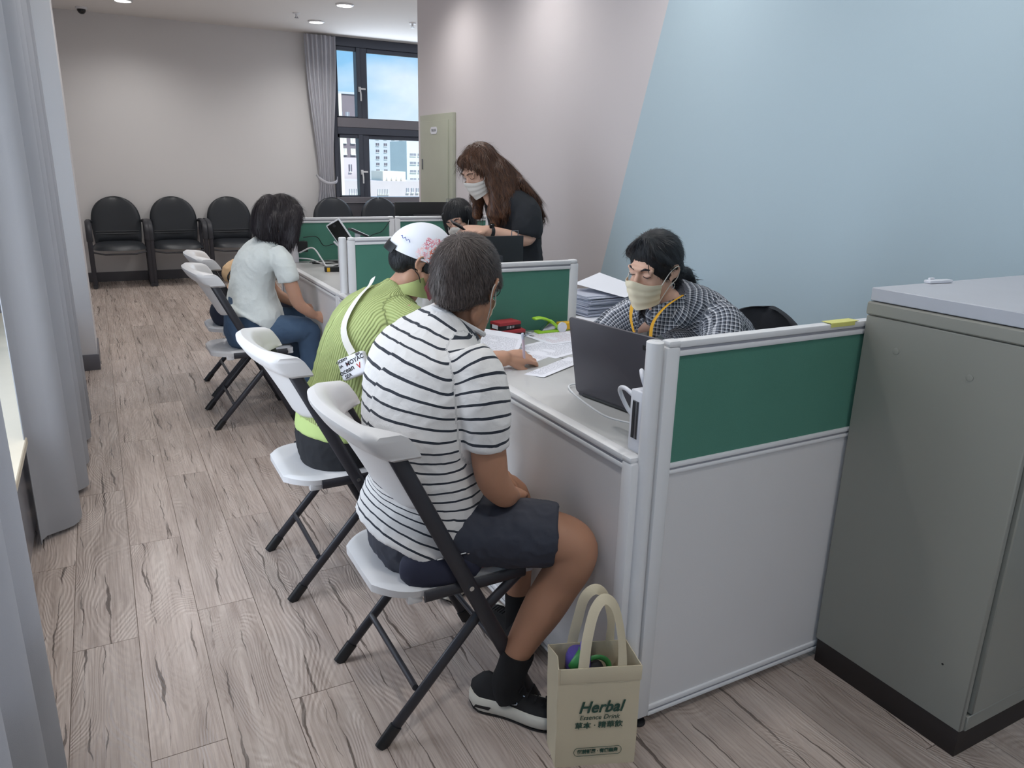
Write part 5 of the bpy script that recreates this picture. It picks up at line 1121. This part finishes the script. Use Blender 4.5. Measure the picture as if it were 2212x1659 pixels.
f1 = Chain([(1.925, 3.425, 1.075, .060, .085), (1.935, 3.425, 1.12, .062, .086), (1.935, 3.445, 1.19, .064, .078), (1.90, 3.50, 1.245, .060, .060)], (0, 1, 0), rnd=False, cid=1)
f2 = Chain([(1.97, 3.79, 1.05, .06, .065), (1.95, 3.77, 1.15, .064, .066), (1.91, 3.71, 1.235, .060, .055)], (0, 1, 0), rnd=False, cid=1)
garment('t_shirt', 'black_tee', pF, [tf, f1, f2], .008, 4, (.006, (10, 10, 10), 51, .005))
garment('trousers', 'trouser_black', pF, [Chain([(2.01, 3.60, .74, .17, .12), (2.01, 3.60, .86, .165, .115)], YS)]+[Chain([(2.015, 3.60+s*.09, .80, .09, .10), (2.03, 3.60+s*.10, .45, .07, .075), (2.04, 3.60+s*.10, .08, .06, .065)], YS, rnd=False) for s in (-1, 1)], .010, 3)
for s in (-1, 1): rshoe(pF, (2.09, 3.60+s*.10, 0), pi, .24)
MB().tube([tuple(V3((1.728+.010*sin(a)*.3, 3.43+.031*cos(a), 1.095+.031*sin(a)))) for a in [i*2*pi/20 for i in range(21)]], (.010, .002), 8, side=(1, 0, -.4)).build('wrist_band', 'cable_black', pF)
MB().box((1.722, 3.408, 1.122), (.024, .012, .028), Matrix.Rotation(.5, 3, 'X')).build('watch_face', 'black_gloss', pF, bev=.003)
t = thing('smartphone', 'dark smartphone held by the standing woman in front of the masked clerk', 'phone', (1.60, 3.44, 1.11))
MB().prism([(-.075, -.036), (.075, -.036), (.075, .036), (-.075, .036)], -.0045, .0045, frame((1.595, 3.46, 1.108), (-.86, .10, .46), (.45, -.25, .85))).build('phone_body', 'black_gloss', t, bev=.003)

# ================================================================ the masked woman seated at the middle desk
pG = person('seated woman with black fringe and white mask, head down beside the standing woman', (2.0, 4.12, .46))
HG = headM((1.868, 4.12, 1.090), 222, 12, 18)
mb = MB(); head(mb, HG, .96, True)
Chain([(1.885, 4.12, 1.05, .046, .05), (1.92, 4.12, .99, .048, .05), (1.95, 4.12, .94, .07, .06)], YS).add(mb)
Chain([(2.05, 4.12, .52, .14, .10), (2.04, 4.12, .70, .12, .09), (1.98, 4.12, .87, .13, .07)], YS).add(mb)
for s in (-1, 1):
    Chain([(1.98, 4.12+s*.15, .90, .042), (1.95, 4.12+s*.20, .78, .038), (1.80, 4.12+s*.15, .80, .033), (1.72, 4.12+s*.08, .82, .026)], YS).add(mb)
    hand(mb, (1.715, 4.12+s*.075, .82), (-.9, -s*.3, 0), (0, 0, 1), -s, .9, .5); Chain([(2.04, 4.12+s*.08, .5, .08), (1.80, 4.12+s*.09, .5, .06), (1.78, 4.12+s*.09, .44, .055), (1.82, 4.12+s*.09, .1, .035)], YS).add(mb)
me = remesh(mb, .0065, 4); link(me, 'body', 'skin_light', pG); brows(HG, 'hair_dark', pG); mask(HG, 'mask_white', pG, .96)
mb = MB(); skull_cap(mb, HG, .96, .010, (-.026, 0, .040)); t_ = Tr(mb, HG); t_.ell((-.05, 0, -.02), (.06, .08, .07))

for s in (-1, 1): wl_tube(mb, HG, [(.0, s*.078, .06), (.0, s*.084, -.01), (.010, s*.080, -.10), (.010, s*.072, -.15)], [(.034, .018)]*9+[(.018, .012)]*4)
hair('hair', mb, HG, 'hair_black', pG, .006, 3, (.2, 0, .98), down=True, nst=3000, ln=.05, lift=.004, wid=.0006, seed=19)
garment('top', 'navy_pants', pG, [Chain([(2.05, 4.12, .50, .17, .13), (2.04, 4.12, .70, .15, .11), (2.0, 4.12, .84, .165, .10), (1.965, 4.12, .92, .15, .08), (1.93, 4.12, .955, .07, .06)], YS, rnd=False)]+[Chain([(1.85, 4.12+s*.175, .795, .044, .044), (1.95, 4.12+s*.20, .79, .052, .052), (1.98, 4.12+s*.16, .89, .055, .055)], YS, rnd=False, cid=1) for s in (-1, 1)], .009, 4)
garment('trousers', 'trouser_black', pG, [Chain([(2.09, 4.12, .49, .16, .10), (2.03, 4.12, .50, .17, .10)], YS)]+[Chain([(2.04, 4.12+s*.08, .50, .085, .08), (1.80, 4.12+s*.09, .50, .07, .07), (1.78, 4.12+s*.09, .43, .06, .06), (1.82, 4.12+s*.09, .10, .055, .055)], YS, rnd=False) for s in (-1, 1)], .010, 3)
for s in (-1, 1): rshoe(pG, (1.87, 4.12+s*.09, 0), pi, .23)

# ================================================================ things on the desks
ZS = .761
t = thing('laptop', 'dark grey open laptop seen from behind, in front of the clerk', 'laptop', (1.3, 1.66, ZS))
th = radians(-81.2); ti = radians(-10.5); Lp = V3((1.206, 1.803, .772)); d = V3((cos(th), sin(th), 0)); nn = V3((-sin(th), cos(th), 0)); up_ = nn*sin(ti)+V3((0, 0, cos(ti)))
Fm = Matrix(((d.x, up_.x, 0, Lp.x), (d.y, up_.y, 0, Lp.y), (d.z, up_.z, 0, Lp.z), (0, 0, 0, 1))); zn = d.cross(up_)
for i in range(3): Fm[i][2] = zn[i]
def rrect(w_, h_, r): return [(x, y) for cx_, cy_, a0 in ((w_-r, h_-r, 0), (r, h_-r, pi/2), (r, r, pi), (w_-r, r, 1.5*pi)) for x, y in [(cx_+r*cos(a0+k*pi/12), cy_+r*sin(a0+k*pi/12)) for k in range(7)]]
lid = MB().prism(rrect(.368, .236, .012), -.0035, .0035, Fm).build('lid', 'laptop_grey', t, bev=.0008)
MB().prism(rrect(.350, .205, .004), .0034, .0038, Fm @ Matrix.Translation((.009, .018, 0)) if (Fm.to_3x3() @ V3((0, 0, 1))).x > 0 else Fm @ Matrix.Translation((.009, .018, -.0072))).build('display', 'screen_black', lid)
sgn = -1 if (Fm.to_3x3() @ V3((0, 0, 1))).x > 0 else 1
MB().prism(rrect(.050, .014, .002), .0036*sgn-.0003, .0036*sgn+.0003, Fm @ Matrix.Translation((.288, .196, 0))).build('badge', 'laptop_badge', lid)
nb = -nn if (nn.x < 0) else nn
Bm = Matrix(((d.x, nb.x, 0, Lp.x), (d.y, nb.y, 0, Lp.y), (0, 0, 1, 0), (0, 0, 0, 1)))
MB().prism(rrect(.368, .245, .012), ZS+.003, ZS+.018, Bm).build('base', 'laptop_grey', t, bev=.002)
MB().prism(rrect(.330, .105, .003), ZS+.0175, ZS+.019, Bm @ Matrix.Translation((.019, .03, 0))).build('keyboard', 'black_plastic', t); MB().prism(rrect(.11, .07, .003), ZS+.0175, ZS+.0185, Bm @ Matrix.Translation((.129, .150, 0))).build('touchpad', 'laptop_badge', t)
MB().tube([tuple(Lp+d*.03+V3((0, 0, -.004))), tuple(Lp+d*.34+V3((0, 0, -.004)))], .006, 8).build('hinge', 'black_plastic', t)
# power strip standing at the front corner
t = thing('power_strip', 'white upright power outlet box at the near desk corner with curled cables', 'power strip', (1.088, 1.345, ZS))
MB().bb((1.072, 1.325, ZS), (1.108, 1.372, .915)).build('outlet_box', 'white_plastic', t, bev=.004)
MB().bb((1.0700, 1.337, ZS+.035), (1.0725, 1.360, .890)).build('slot', 'metal_grey', t, bev=.001)
MB().bb((1.0690, 1.349, ZS+.036), (1.0705, 1.358, .888)).bb((1.0695, 1.338, ZS+.036), (1.0702, 1.341, .889)).build('slot_groove', 'dark_plastic', t)
MB().tube(catmull([(1.090, 1.365, .885), (1.080, 1.405, .905), (1.095, 1.445, .885), (1.120, 1.430, .830), (1.110, 1.375, .835)], 8), .0055, 10).build('plug_cable', 'white_plastic', t)
MB().tube(catmull([(1.098, 1.345, .912), (1.088, 1.352, .945), (1.100, 1.372, .955), (1.115, 1.375, .92), (1.112, 1.365, .86)], 8), .0055, 10).build('plug_cable', 'white_plastic', t)
t = thing('laptop_cable', 'thin white cable curving across the nearest desk beside the laptop', 'cable', (1.16, 1.6, ZS))
MB().tube(catmull([(1.275, 1.86, ZS+.012), (1.222, 1.87, ZS+.008), (1.195, 1.80, ZS+.0035), (1.165, 1.64, ZS+.0035), (1.165, 1.57, ZS+.0035), (1.19, 1.50, ZS+.0035), (1.165, 1.43, ZS+.0035), (1.12, 1.375, ZS+.006)], 8), .0028, 8).build('cable', 'cable_white', t)
# papers
def paperm(name, head_y=.86, dens=1.0, col='#e4e5ee', ink='#8d8f9c'):
    m = mat(name, col, .8); n, l, b = G(m); v = attr(n, 'pc'); s = sep(n, l, v)
    row = math_(n, l, 'FRACT', math_(n, l, 'MULTIPLY', s[1], 34)); ln_ = math_(n, l, 'LESS_THAN', row, .42); nz = noise_(n, l, v, 1, 3, (70, 34, 1))
    k = math_(n, l, 'MULTIPLY', ln_, math_(n, l, 'GREATER_THAN', nz, .47)); inb = math_(n, l, 'MULTIPLY', math_(n, l, 'GREATER_THAN', s[0], .10), math_(n, l, 'LESS_THAN', s[0], .90)); inb = math_(n, l, 'MULTIPLY', inb, math_(n, l, 'MULTIPLY', math_(n, l, 'GREATER_THAN', s[1], .08), math_(n, l, 'LESS_THAN', s[1], head_y-.05)))
    blk = math_(n, l, 'GREATER_THAN', noise_(n, l, v, 1, 1, (2, 6, 1)), .38)
    k = math_(n, l, 'MULTIPLY', math_(n, l, 'MULTIPLY', k, inb), math_(n, l, 'MULTIPLY', blk, .8*dens)); l.new(mixc(n, l, k, lin(col), lin(ink)), b.inputs['Base Color'])
paperm('form_print'); paperm('form_print_pink', ink='#b48f95')
def paper(label, c, yaw, w_=.21, h_=.297, lift=(0, 0, 0, 0), z=ZS, m='form_print', group=None, title=None, curl=0, name='paper_sheet', th=.0006):
    t = thing(name, label, 'paper', (c[0], c[1], z), radians(yaw), group)
    def f(o_):
        def g(u, v):
            a, b_, c_, d_ = lift; zz = a*(1-u)*(1-v)+b_*u*(1-v)+c_*u*v+d_*(1-u)*v+curl*((u-.5)**2+.0*(v-.5)**2)*4
            return ((u-.5)*w_, (v-.5)*h_, .0006+zz+o_)
        return g
    o = MB().grid(f(th), 10, 12, f(0)).build('sheet', m, t, world=False, smooth=70)
    V = A3(o.data); set_cc(o.data, np.stack([V[:, 0]/w_+.5, V[:, 1]/h_+.5, V[:, 0]*0], 1), 'pc')
    if title:
        for k, (tx, sz, x, y) in enumerate(title): text(tx, sz, W[t] @ Matrix.Translation((x, y, .0016+max(lift)*.5+max(curl, 0)*.0)), 'ink', t)
    return t
paper('printed form with lines of text under the writing hand, its corner curled', (1.285, 2.155), -62, z=ZS, curl=.004, title=[('借 款 切 結', .010, .0, .118)])
paper('printed form standing up at an angle behind the writing hand', (1.225, 2.36), -38, w_=.16, h_=.23, lift=(.01, .0, .045, .06), title=[])
paper('printed sheet with a small table lying left of the laptop', (1.475, 2.345), -70, z=ZS+.0012)
paper('clipped list with yellow marks lying in front of the stapler', (1.60, 2.50), -84, z=ZS+.002, m='form_print_pink')
t = thing('binder_clip', 'small black binder clip on the list before the stapler', 'clip', (1.468, 2.555, ZS+.004)); MB().prism([(-.006, 0), (.006, 0), (.0015, .011), (-.0015, .011)], -.012, .012, frame((1.472, 2.545, ZS+.004), (1, .3, 0), (0, 1, 0))).build('clip_body', 'black_plastic', t, bev=.001)
MB().tube([(1.470, 2.535, ZS+.012), (1.452, 2.53, ZS+.014), (1.452, 2.55, ZS+.014), (1.470, 2.553, ZS+.012)], .0010, 6).build('clip_wire', 'steel_bright', t)
# stack of two red and black boxes
for k, (x, y, z, w_, lb) in enumerate(((1.385, 2.585, ZS, .125, 'red and black staple box, the lower of two by the green screen'), (1.378, 2.592, ZS+.032, .105, 'red and black staple box, the upper of two by the green screen'))):
    t = thing('staple_box', lb, 'box', (x, y, z), -.08*(1-k*3), 'red boxes by the green screen'); h_ = .031 if k == 0 else .030
    MB().bb((-w_/2, -.032, 0), (w_/2, .032, h_)).build('carton', 'black_plastic', t, bev=.0015, world=False)
    MB().bb((-w_/2-.0004, -.0324, h_-.012), (w_/2+.0004, .0324, h_+.0004)).build('lid_band', 'red_print', t, bev=.001, world=False)
    text('HELIX' if False else '訂 書 針', .011, W[t] @ frame((0, -.0328, .010), (1, 0, 0), (0, -1, 0)), 'paper', t); MB().bb((-w_/2-.0006, -.020, .004), (-w_/2-.0002, .018, .020)).build('price_label', 'paper', t, world=False)
# lime green hole punch, yellow block and white disc
t = thing('hole_punch', 'lime green hole punch standing open by the green screen', 'hole punch', (1.56, 2.585, ZS))
MB().bb((1.515, 2.565, ZS), (1.615, 2.605, ZS+.012)).build('punch_base', 'lime', t, bev=.004)
MB().tube(catmull([(1.610, 2.585, ZS+.022), (1.575, 2.585, ZS+.050), (1.535, 2.585, ZS+.064), (1.505, 2.585, ZS+.063)], 5), [(.018, .009)]*5+[(.018, .006)]*11, 12, side=(0, 1, 0), rnd=True).build('punch_lever', 'lime', t, smooth=60)
MB().prism([(-.03, 0), (.032, 0), (.036, .02), (.004, .030), (-.02, .012)], -.013, .013, frame((1.566, 2.585, ZS+.012), (1, 0, 0), (0, -1, 0))).build('punch_jaw', 'steel_bright', t, bev=.001)
t = thing('tape_dispenser', 'yellow block with a round white disc in front, beside the hole punch', 'dispenser', (1.65, 2.59, ZS))
MB().bb((1.628, 2.570, ZS+.008), (1.700, 2.615, ZS+.036)).build('block', 'yellow', t, bev=.003); MB().bb((1.625, 2.575, ZS), (1.69, 2.61, ZS+.009)).build('foot', 'lime', t, bev=.002)
MB().cyl((1.627, 2.561, ZS+.022), (1.627, 2.569, ZS+.022), .021, n=28).build('disc', 'white_plastic', t, smooth=50)
t = thing('clear_pen', 'small clear plastic pen lying beside the red boxes', 'pen', (1.44, 2.57, ZS+.004)); MB().tube([(1.40, 2.525, ZS+.005), (1.475, 2.575, ZS+.005)], .0042, 10, rnd=True).build('barrel', 'paper_blue', t); MB().tube([(1.472, 2.573, ZS+.005), (1.49, 2.585, ZS+.005)], .0048, 10, rnd=True).build('cap', 'white_plastic', t)
# piles on the side table, standing behind the screen
for k, (x, y, n_, z, rz, lb, m_) in enumerate(((2.10, 2.98, 19, .7405, 4, 'tall uneven pile of bluish printed forms behind the green screen', 'paper_blue'), (2.47, 2.95, 13, .7405, -8, 'second pile of bluish forms beside the tall one, toward the wall', 'paper_blue'))):
    t = thing('paper_pile', lb, 'paper pile', (x, y, z), radians(rz)); rr = random.Random(k); q = MB()
    for i in range(n_):
        a = rr.uniform(-.012, .012); b_ = rr.uniform(-.012, .012); q.box((a, b_, .0025+i*.0052), (.30, .215, .0044), Matrix.Rotation(rr.uniform(-.05, .05), 3, 'Z'))
    q.build('sheet_stack', m_, t, world=False)['kind'] = 'stuff'
for lb, c, yaw, lf, z in (('loose white sheet bent upward on top of the tall paper pile', (2.15, 2.96), 20, (.0, .01, .065, .03), .841), ('loose white sheet slipping off the second paper pile', (2.43, 2.93), -25, (.0, .04, .02, -.0), .810), ('white sheet lying at the table edge just beyond the laptop', (1.95, 2.80), 75, (0, 0, 0, 0), .741)):
    paper(lb, c, yaw, lift=lf, z=z, m='paper', name='loose_sheet')
t = thing('pen_cup', 'small mesh pen cup with scissors and pencils behind the paper pile', 'pen cup', (2.52, 3.20, .74))
MB().lathe([(.001, .74), (.036, .74), (.038, .84), (.035, .84), (.033, .745), (.001, .745)], (2.52, 3.18, 0), 24).build('cup', 'navy', t)
for i, (dx, dy, m_, h_) in enumerate(((-.05, .01, 'tote', .93), (-.035, -.01, 'white_plastic', .915), (.02, .01, 'red_print', .90), (.005, -.015, 'navy', .90))):
    MB().tube([(2.52+dx*.3, 3.18+dy*.3, .75), (2.52+dx, 3.18+dy, h_)], .0042, 8, rnd=True).build('pencil', m_, t)
# monitors
def monitor(label, c, rz, w_, h_, zb, desk_z, cat='monitor', clip=True):
    t = thing('monitor', label, cat, (c[0], c[1], desk_z), rz); m = W[t]; T = lambda p: tuple(m @ V3(p))
    R_ = m.to_3x3(); z0 = zb-desk_z
    MB().box(T((0, 0, z0+h_/2)), (w_, .020, h_), R_).build('housing', 'black_plastic', t, bev=.004)
    MB().box(T((0, .0105, z0+h_/2+.004)), (w_-.02, .002, h_-.03), R_).build('display', 'screen_black', t)
    MB().box(T((0, -.022, z0+h_*.45)), (w_*.45, .028, h_*.45), R_).build('rear_bulge', 'dark_plastic', t, bev=.008)
    MB().box(T((0, -.030, z0*.5+.04)), (.05, .02, z0+.10), R_).build('stand', 'black_plastic', t, bev=.003)
    MB().box(T((0, -.02, .006)), (.22, .16, .012), R_).build('stand_base', 'black_plastic', t, bev=.004)
    if clip: MB().tube([T((w_*.36, 0, z0+h_)), T((w_*.36, 0, z0+h_+.022)), T((w_*.44, 0, z0+h_+.022)), T((w_*.44, 0, z0+h_))], .0025, 8).build('top_clip', 'metal_grey', t)
    return t
monitor('black monitor back behind the striped man\'s head, in front of the standing woman', (1.565, 3.20), 0, .44, .27, .825, ZS)
t2 = thing('equipment_table', 'plain table beyond the far screens carrying the long black monitor', 'table', (2.25, 5.65, 0)); MB().bb((1.9, 5.40, .735), (2.62, 5.95, .76)).build('table_top', 'desk_top', t2, bev=.003)
for x in (1.94, 2.58):
    for y in (5.44, 5.91): MB().bb((x-.02, y-.02, 0), (x+.02, y+.02, .735)).build('leg', 'white_alu', t2, bev=.002)
monitor('long black monitor standing beyond the far green screen under the window', (2.255, 5.62), 0, .50, .29, .835, .76)
t = thing('paper_cup', 'small white cup on the ledge between two chair backs under the window', 'cup', (1.86, 5.30, 1.0)) if False else None
# devices and cables of the far desk
t = thing('tablet_stand', 'white stand holding a tilted dark tablet on the far desk', 'tablet stand', (1.34, 4.70, ZS))
MB().bb((1.305, 4.66, ZS), (1.375, 4.74, .965)).build('stand_body', 'white_plastic', t, bev=.006); MB().box((1.30, 4.66, .90), (.11, .01, .012), Matrix.Rotation(.8, 3, 'Y')).build('stand_arm', 'white_plastic', t, bev=.003)
fm = frame((1.305, 4.66, .985), (-.50, .10, .80), (-.50, -.80, -.22)); MB().prism(rrect(.17, .10, .008), -.006, .006, fm @ Matrix.Translation((-.085, -.05, 0))).build('tablet_frame', 'white_plastic', t, bev=.002); MB().prism(rrect(.155, .086, .004), .0055, .0068, fm @ Matrix.Translation((-.0775, -.043, 0))).build('tablet_face', 'screen_black', t)
MB().tube([tuple(fm @ V3((.060, .0, .008))), tuple(fm @ V3((.060, .0, .010)))], .010, 12).build('camera_ring', 'dark_plastic', t)
t = thing('card_reader', 'small dark device with a bright edge right of the tilted tablet', 'device', (1.42, 4.72, ZS)); MB().box((1.43, 4.70, .985), (.12, .075, .012), Matrix.Rotation(.42, 3, 'Y')).build('reader_top', 'dark_plastic', t, bev=.002); MB().box((1.433, 4.662, .993), (.12, .004, .004), Matrix.Rotation(.42, 3, 'Y')).build('bright_edge', 'white_plastic', t); MB().bb((1.415, 4.70, ZS), (1.445, 4.73, .98)).build('reader_stem', 'white_plastic', t, bev=.003)
t = thing('adapter_box', 'small black adapter with a yellow label near the edge of the far desk', 'adapter', (1.225, 4.60, ZS)); MB().box((1.225, 4.60, ZS+.016), (.085, .045, .030), Matrix.Rotation(-.15, 3, 'Z')).build('adapter_body', 'black_plastic', t, bev=.003); MB().box((1.200, 4.5803, ZS+.016), (.018, .002, .024), Matrix.Rotation(-.15, 3, 'Z')).build('warning_label', 'yellow', t)
t = thing('socket_adapter', 'black plug adapter on the white post beside the woman\'s hair', 'adapter', (1.165, 5.10, .86)); MB().bb((1.135, 5.08, .83), (1.20, 5.13, .90)).build('adapter_body', 'black_plastic', t, bev=.004); MB().bb((1.095, 5.09, ZS), (1.14, 5.14, .93)).build('outlet_column', 'white_plastic', t, bev=.004)
for nm, lb, pts, r, m_ in (('cable', 'white looped cable bundle on the far desk', [(1.14, 5.06, .83), (1.20, 4.95, .87), (1.235, 4.85, .80), (1.25, 4.80, ZS+.004), (1.33, 4.86, ZS+.004)], .005, 'cable_white'), ('cable', 'white cable running low along the far screen', [(1.14, 5.09, .79), (1.20, 5.0, .79), (1.26, 4.86, ZS+.005), (1.29, 4.78, ZS+.004)], .0045, 'cable_white'), ('cable', 'black cable heap lying behind the adapter on the far desk', [(1.20, 5.05, ZS+.004), (1.30, 5.08, ZS+.006), (1.42, 5.0, ZS+.008), (1.30, 4.92, ZS+.010), (1.20, 4.98, ZS+.008), (1.32, 5.04, ZS+.012), (1.38, 4.88, ZS+.006), (1.28, 4.80, ZS+.004), (1.235, 4.63, ZS+.008)], .0035, 'cable_black'), ('cable', 'thin dark cable hanging in waves against the far green screen', [(1.19, 5.155, .92), (1.28, 5.155, .92), (1.33, 5.155, .86), (1.42, 5.155, .87), (1.46, 5.15, .79), (1.50, 5.15, .82)], .0025, 'cable_black'), ('cable', 'thin dark cable rising to the seam of the far green screens', [(1.80, 5.155, 1.02), (1.74, 5.155, .95), (1.66, 5.155, .92), (1.60, 5.15, .85)], .0025, 'cable_black'), ('cable', 'pale cable dropping from the tablet stand', [(1.36, 4.66, .90), (1.345, 4.62, .84), (1.30, 4.60, ZS+.004)], .0035, 'cable_white')):
    o = MB().tube(catmull(pts, 8), r, 8).build(nm, m_); tag(o, lb, 'cable')

# ================================================================ tote bag on the floor
t = thing('tote_bag', 'cream non-woven tote bag with printed herbal drink lettering on the floor by the desk corner', 'tote bag', (.93, 1.27, 0))
FL, FR = V3((.835, 1.262, 0)), V3((1.020, 1.190, 0)); BL, BR = V3((.862, 1.345, 0)), V3((1.045, 1.275, 0)); H_ = .288
tFL, tFR, tBL, tBR = FL+V3((-.006, -.006, H_)), FR+V3((-.006, -.006, H_)), BL+V3((-.006, .006, H_)), BR+V3((-.004, .006, H_))
def wall(a, b_, c_, d_, nm, bow=0, cr=0):
    nrm = (b_-a).cross(d_-a).normalized()
    def f(o_):
        def g(u, v): p = (a*(1-u)+b_*u)*(1-v)+(d_*(1-u)+c_*u)*v; return tuple(p+nrm*(o_+bow*sin(pi*u)*sin(pi*v)+cr*abs(u-.5)*-2*v+cr*v+.0015*noise.noise(V3((u*4, v*5, bow*50)))))
        return g
    return MB().grid(f(.0009), 14, 16, f(-.0009)).build(nm, 'tote', t, smooth=60)
wall(FL, FR, tFR, tFL, 'bag_panel', .0005); wall(BL, BR, tBR, tBL, 'bag_panel', -.004); wall(BL, FL, tFL, tBL, 'bag_gusset', -.010, -.010); wall(FR, BR, tBR, tFR, 'bag_gusset', .008)
MB().add([tuple(p+V3((0, 0, z))) for z in (.001, .004) for p in (FL, FR, BR, BL)], [(3, 2, 1, 0), (4, 5, 6, 7), (0, 1, 5, 4), (1, 2, 6, 5), (2, 3, 7, 6), (3, 0, 4, 7)]).build('bag_base', 'tote', t)
fx_ = (FR-FL).normalized(); fn_ = fx_.cross(V3((0, 0, 1))); fN = (FR-FL).cross(tFL-FL).normalized(); FM = frame(tuple((FL+FR)/2+fN*.0032), fx_, fN)
def rim(a, b_): 
    return MB().tube([tuple(a), tuple(b_)], (.0016, .0022), 6)
MB().prism([(-.0985, .248), (.0985, .248), (.0985, .2885), (-.0985, .2885)], -.0018, -.0004, FM).build('hem_band', 'tote', t, bev=.0005)
def handle(off, tw):
    P_ = lambda x, y, z: tuple((FL+FR)/2*(1-off)+(BL+BR)/2*off+fx_*x+fn_*y+V3((0, 0, z)))
    s_ = 1 if off < .5 else -1
    pts = catmull([P_(-.047, .008*s_, .245), P_(-.043, .006*s_, .30), P_(-.036, -.004*s_, .36), P_(-.020+tw, -.016*s_, .425), P_(.004+tw, -.022*s_, .452), P_(.030+tw, -.018*s_, .430), P_(.046, -.006*s_, .36), P_(.050, .004*s_, .30), P_(.050, .008*s_, .245)], 6)
    sd = [fx_*1.0]*len(pts); sds = []
    for i, p in enumerate(pts):
        k = i/(len(pts)-1); a = np.array(fx_*cos(pi*k)+V3((0, 0, 1))*sin(pi*k)+fn_*.35*sin(pi*k)); tg = np.array(pts[min(i+1, len(pts)-1)])-np.array(pts[max(i-1, 0)]); tg /= np.linalg.norm(tg)
        q = np.cross(tg, np.array(fn_)); sds.append(tuple(q*.75+np.array(fn_)*(.65*sin(pi*k))))
    MB().tube(pts, (.0125, .0011), 8, side=sds).build('bag_handle', 'tote', t, smooth=60)
handle(0, .0); handle(1, -.006)
text('Herbal', .046, FM @ Matrix.Translation((.004, .176, .0008)), 'ink_green', t, shear=.28, bold=.0009, sx=.86)
text('Essence Drink', .0185, FM @ Matrix.Translation((.002, .147, .0008)), 'ink_green', t, shear=.25, sx=.92)
text('草本 · 精華飲', .0205, FM @ Matrix.Translation((.002, .123, .0008)), 'ink_green', t, bold=.0003)
text('超前部屬 · 有備無患', .0125, FM @ Matrix.Translation((.004, .045, .0006)), 'ink_green', t, bold=.0005, sx=.92)
MB().tube([tuple(FM @ V3((x, y, .0004))) for x, y in [(.055*(1 if cos(a) > 0 else -1)*.9+.010*cos(a)+.004, .045+.012*sin(a)) for a in [i*2*pi/40 for i in range(41)]]], .0006, 5).build('print_outline', 'ink_green', t)
t = thing('water_bottle', 'purple and green sports bottle standing in the cream tote bag', 'bottle', (.885, 1.292, .004))
MB().lathe([(.001, .005), (.027, .005), (.029, .02), (.029, .22), (.028, .245), (.026, .25), (.026, .262), (.001, .262)], (.905, 1.290, 0), 24).build('bottle_body', 'purple_bottle', t)
MB().lathe([(.001, .25), (.031, .25), (.031, .278), (.026, .292), (.001, .295)], (.905, 1.290, 0), 24).build('bottle_lid', 'purple_bottle', t)
MB().tube([(.876, 1.270, .268), (.886, 1.262, .294), (.905, 1.272, .303), (.918, 1.288, .298)], (.012, .005), 10, side=(.6, -.6, 0), rnd=True).build('lid_clasp', 'green_bottle', t, smooth=60); MB().tube([(.905, 1.268, .298), (.912, 1.276, .322)], (.011, .005), 8, rnd=True).build('spout_cover', 'purple_bottle', t)
t = thing('green_pouch', 'round green case inside the tote bag behind the bottle', 'case', (.95, 1.275, .004)); MB().tube([(.945+.034*cos(a), 1.272-.010*cos(a), .240+.034*sin(a)) for a in [i*2*pi/24 for i in range(25)]], (.004, .007), 8, side=(.3, 1, 0)).build('rim', 'green_bottle', t, smooth=60); MB().ell((.945, 1.272, .205), (.030, .018, .06)).build('case_body', 'dark_plastic', t)
t = thing('snack_packet', 'brownish packet low inside the tote bag on its right side', 'packet', (.995, 1.245, .004)); MB().bb((.965, 1.232, .004), (1.005, 1.262, .235)).build('packet_body', 'beige_top', t, bev=.008)
# emblem on the near chair back
ch1 = [o for o in bpy.data.objects if o.name == 'folding_chair'][0]
bpy.context.view_layer.update()
bk_ = [c for c in ch1.children if c.name.startswith('backrest')][0]; ok, hp, hn, _ = bk_.ray_cast(W[ch1].inverted() @ V3((.2, 1.80, .745)), V3((1, 0, 0)))
if ok: hp = W[ch1] @ hp; hn = hn if hn.x < 0 else -hn; MB().prism([(x-.024, y-.007) for x, y in rrect(.048, .014, .003)], -.0008, .0008, frame(tuple(hp), V3((0, -1, 0)), hn)).build('back_badge', 'dark_plastic', ch1, bev=.0003)
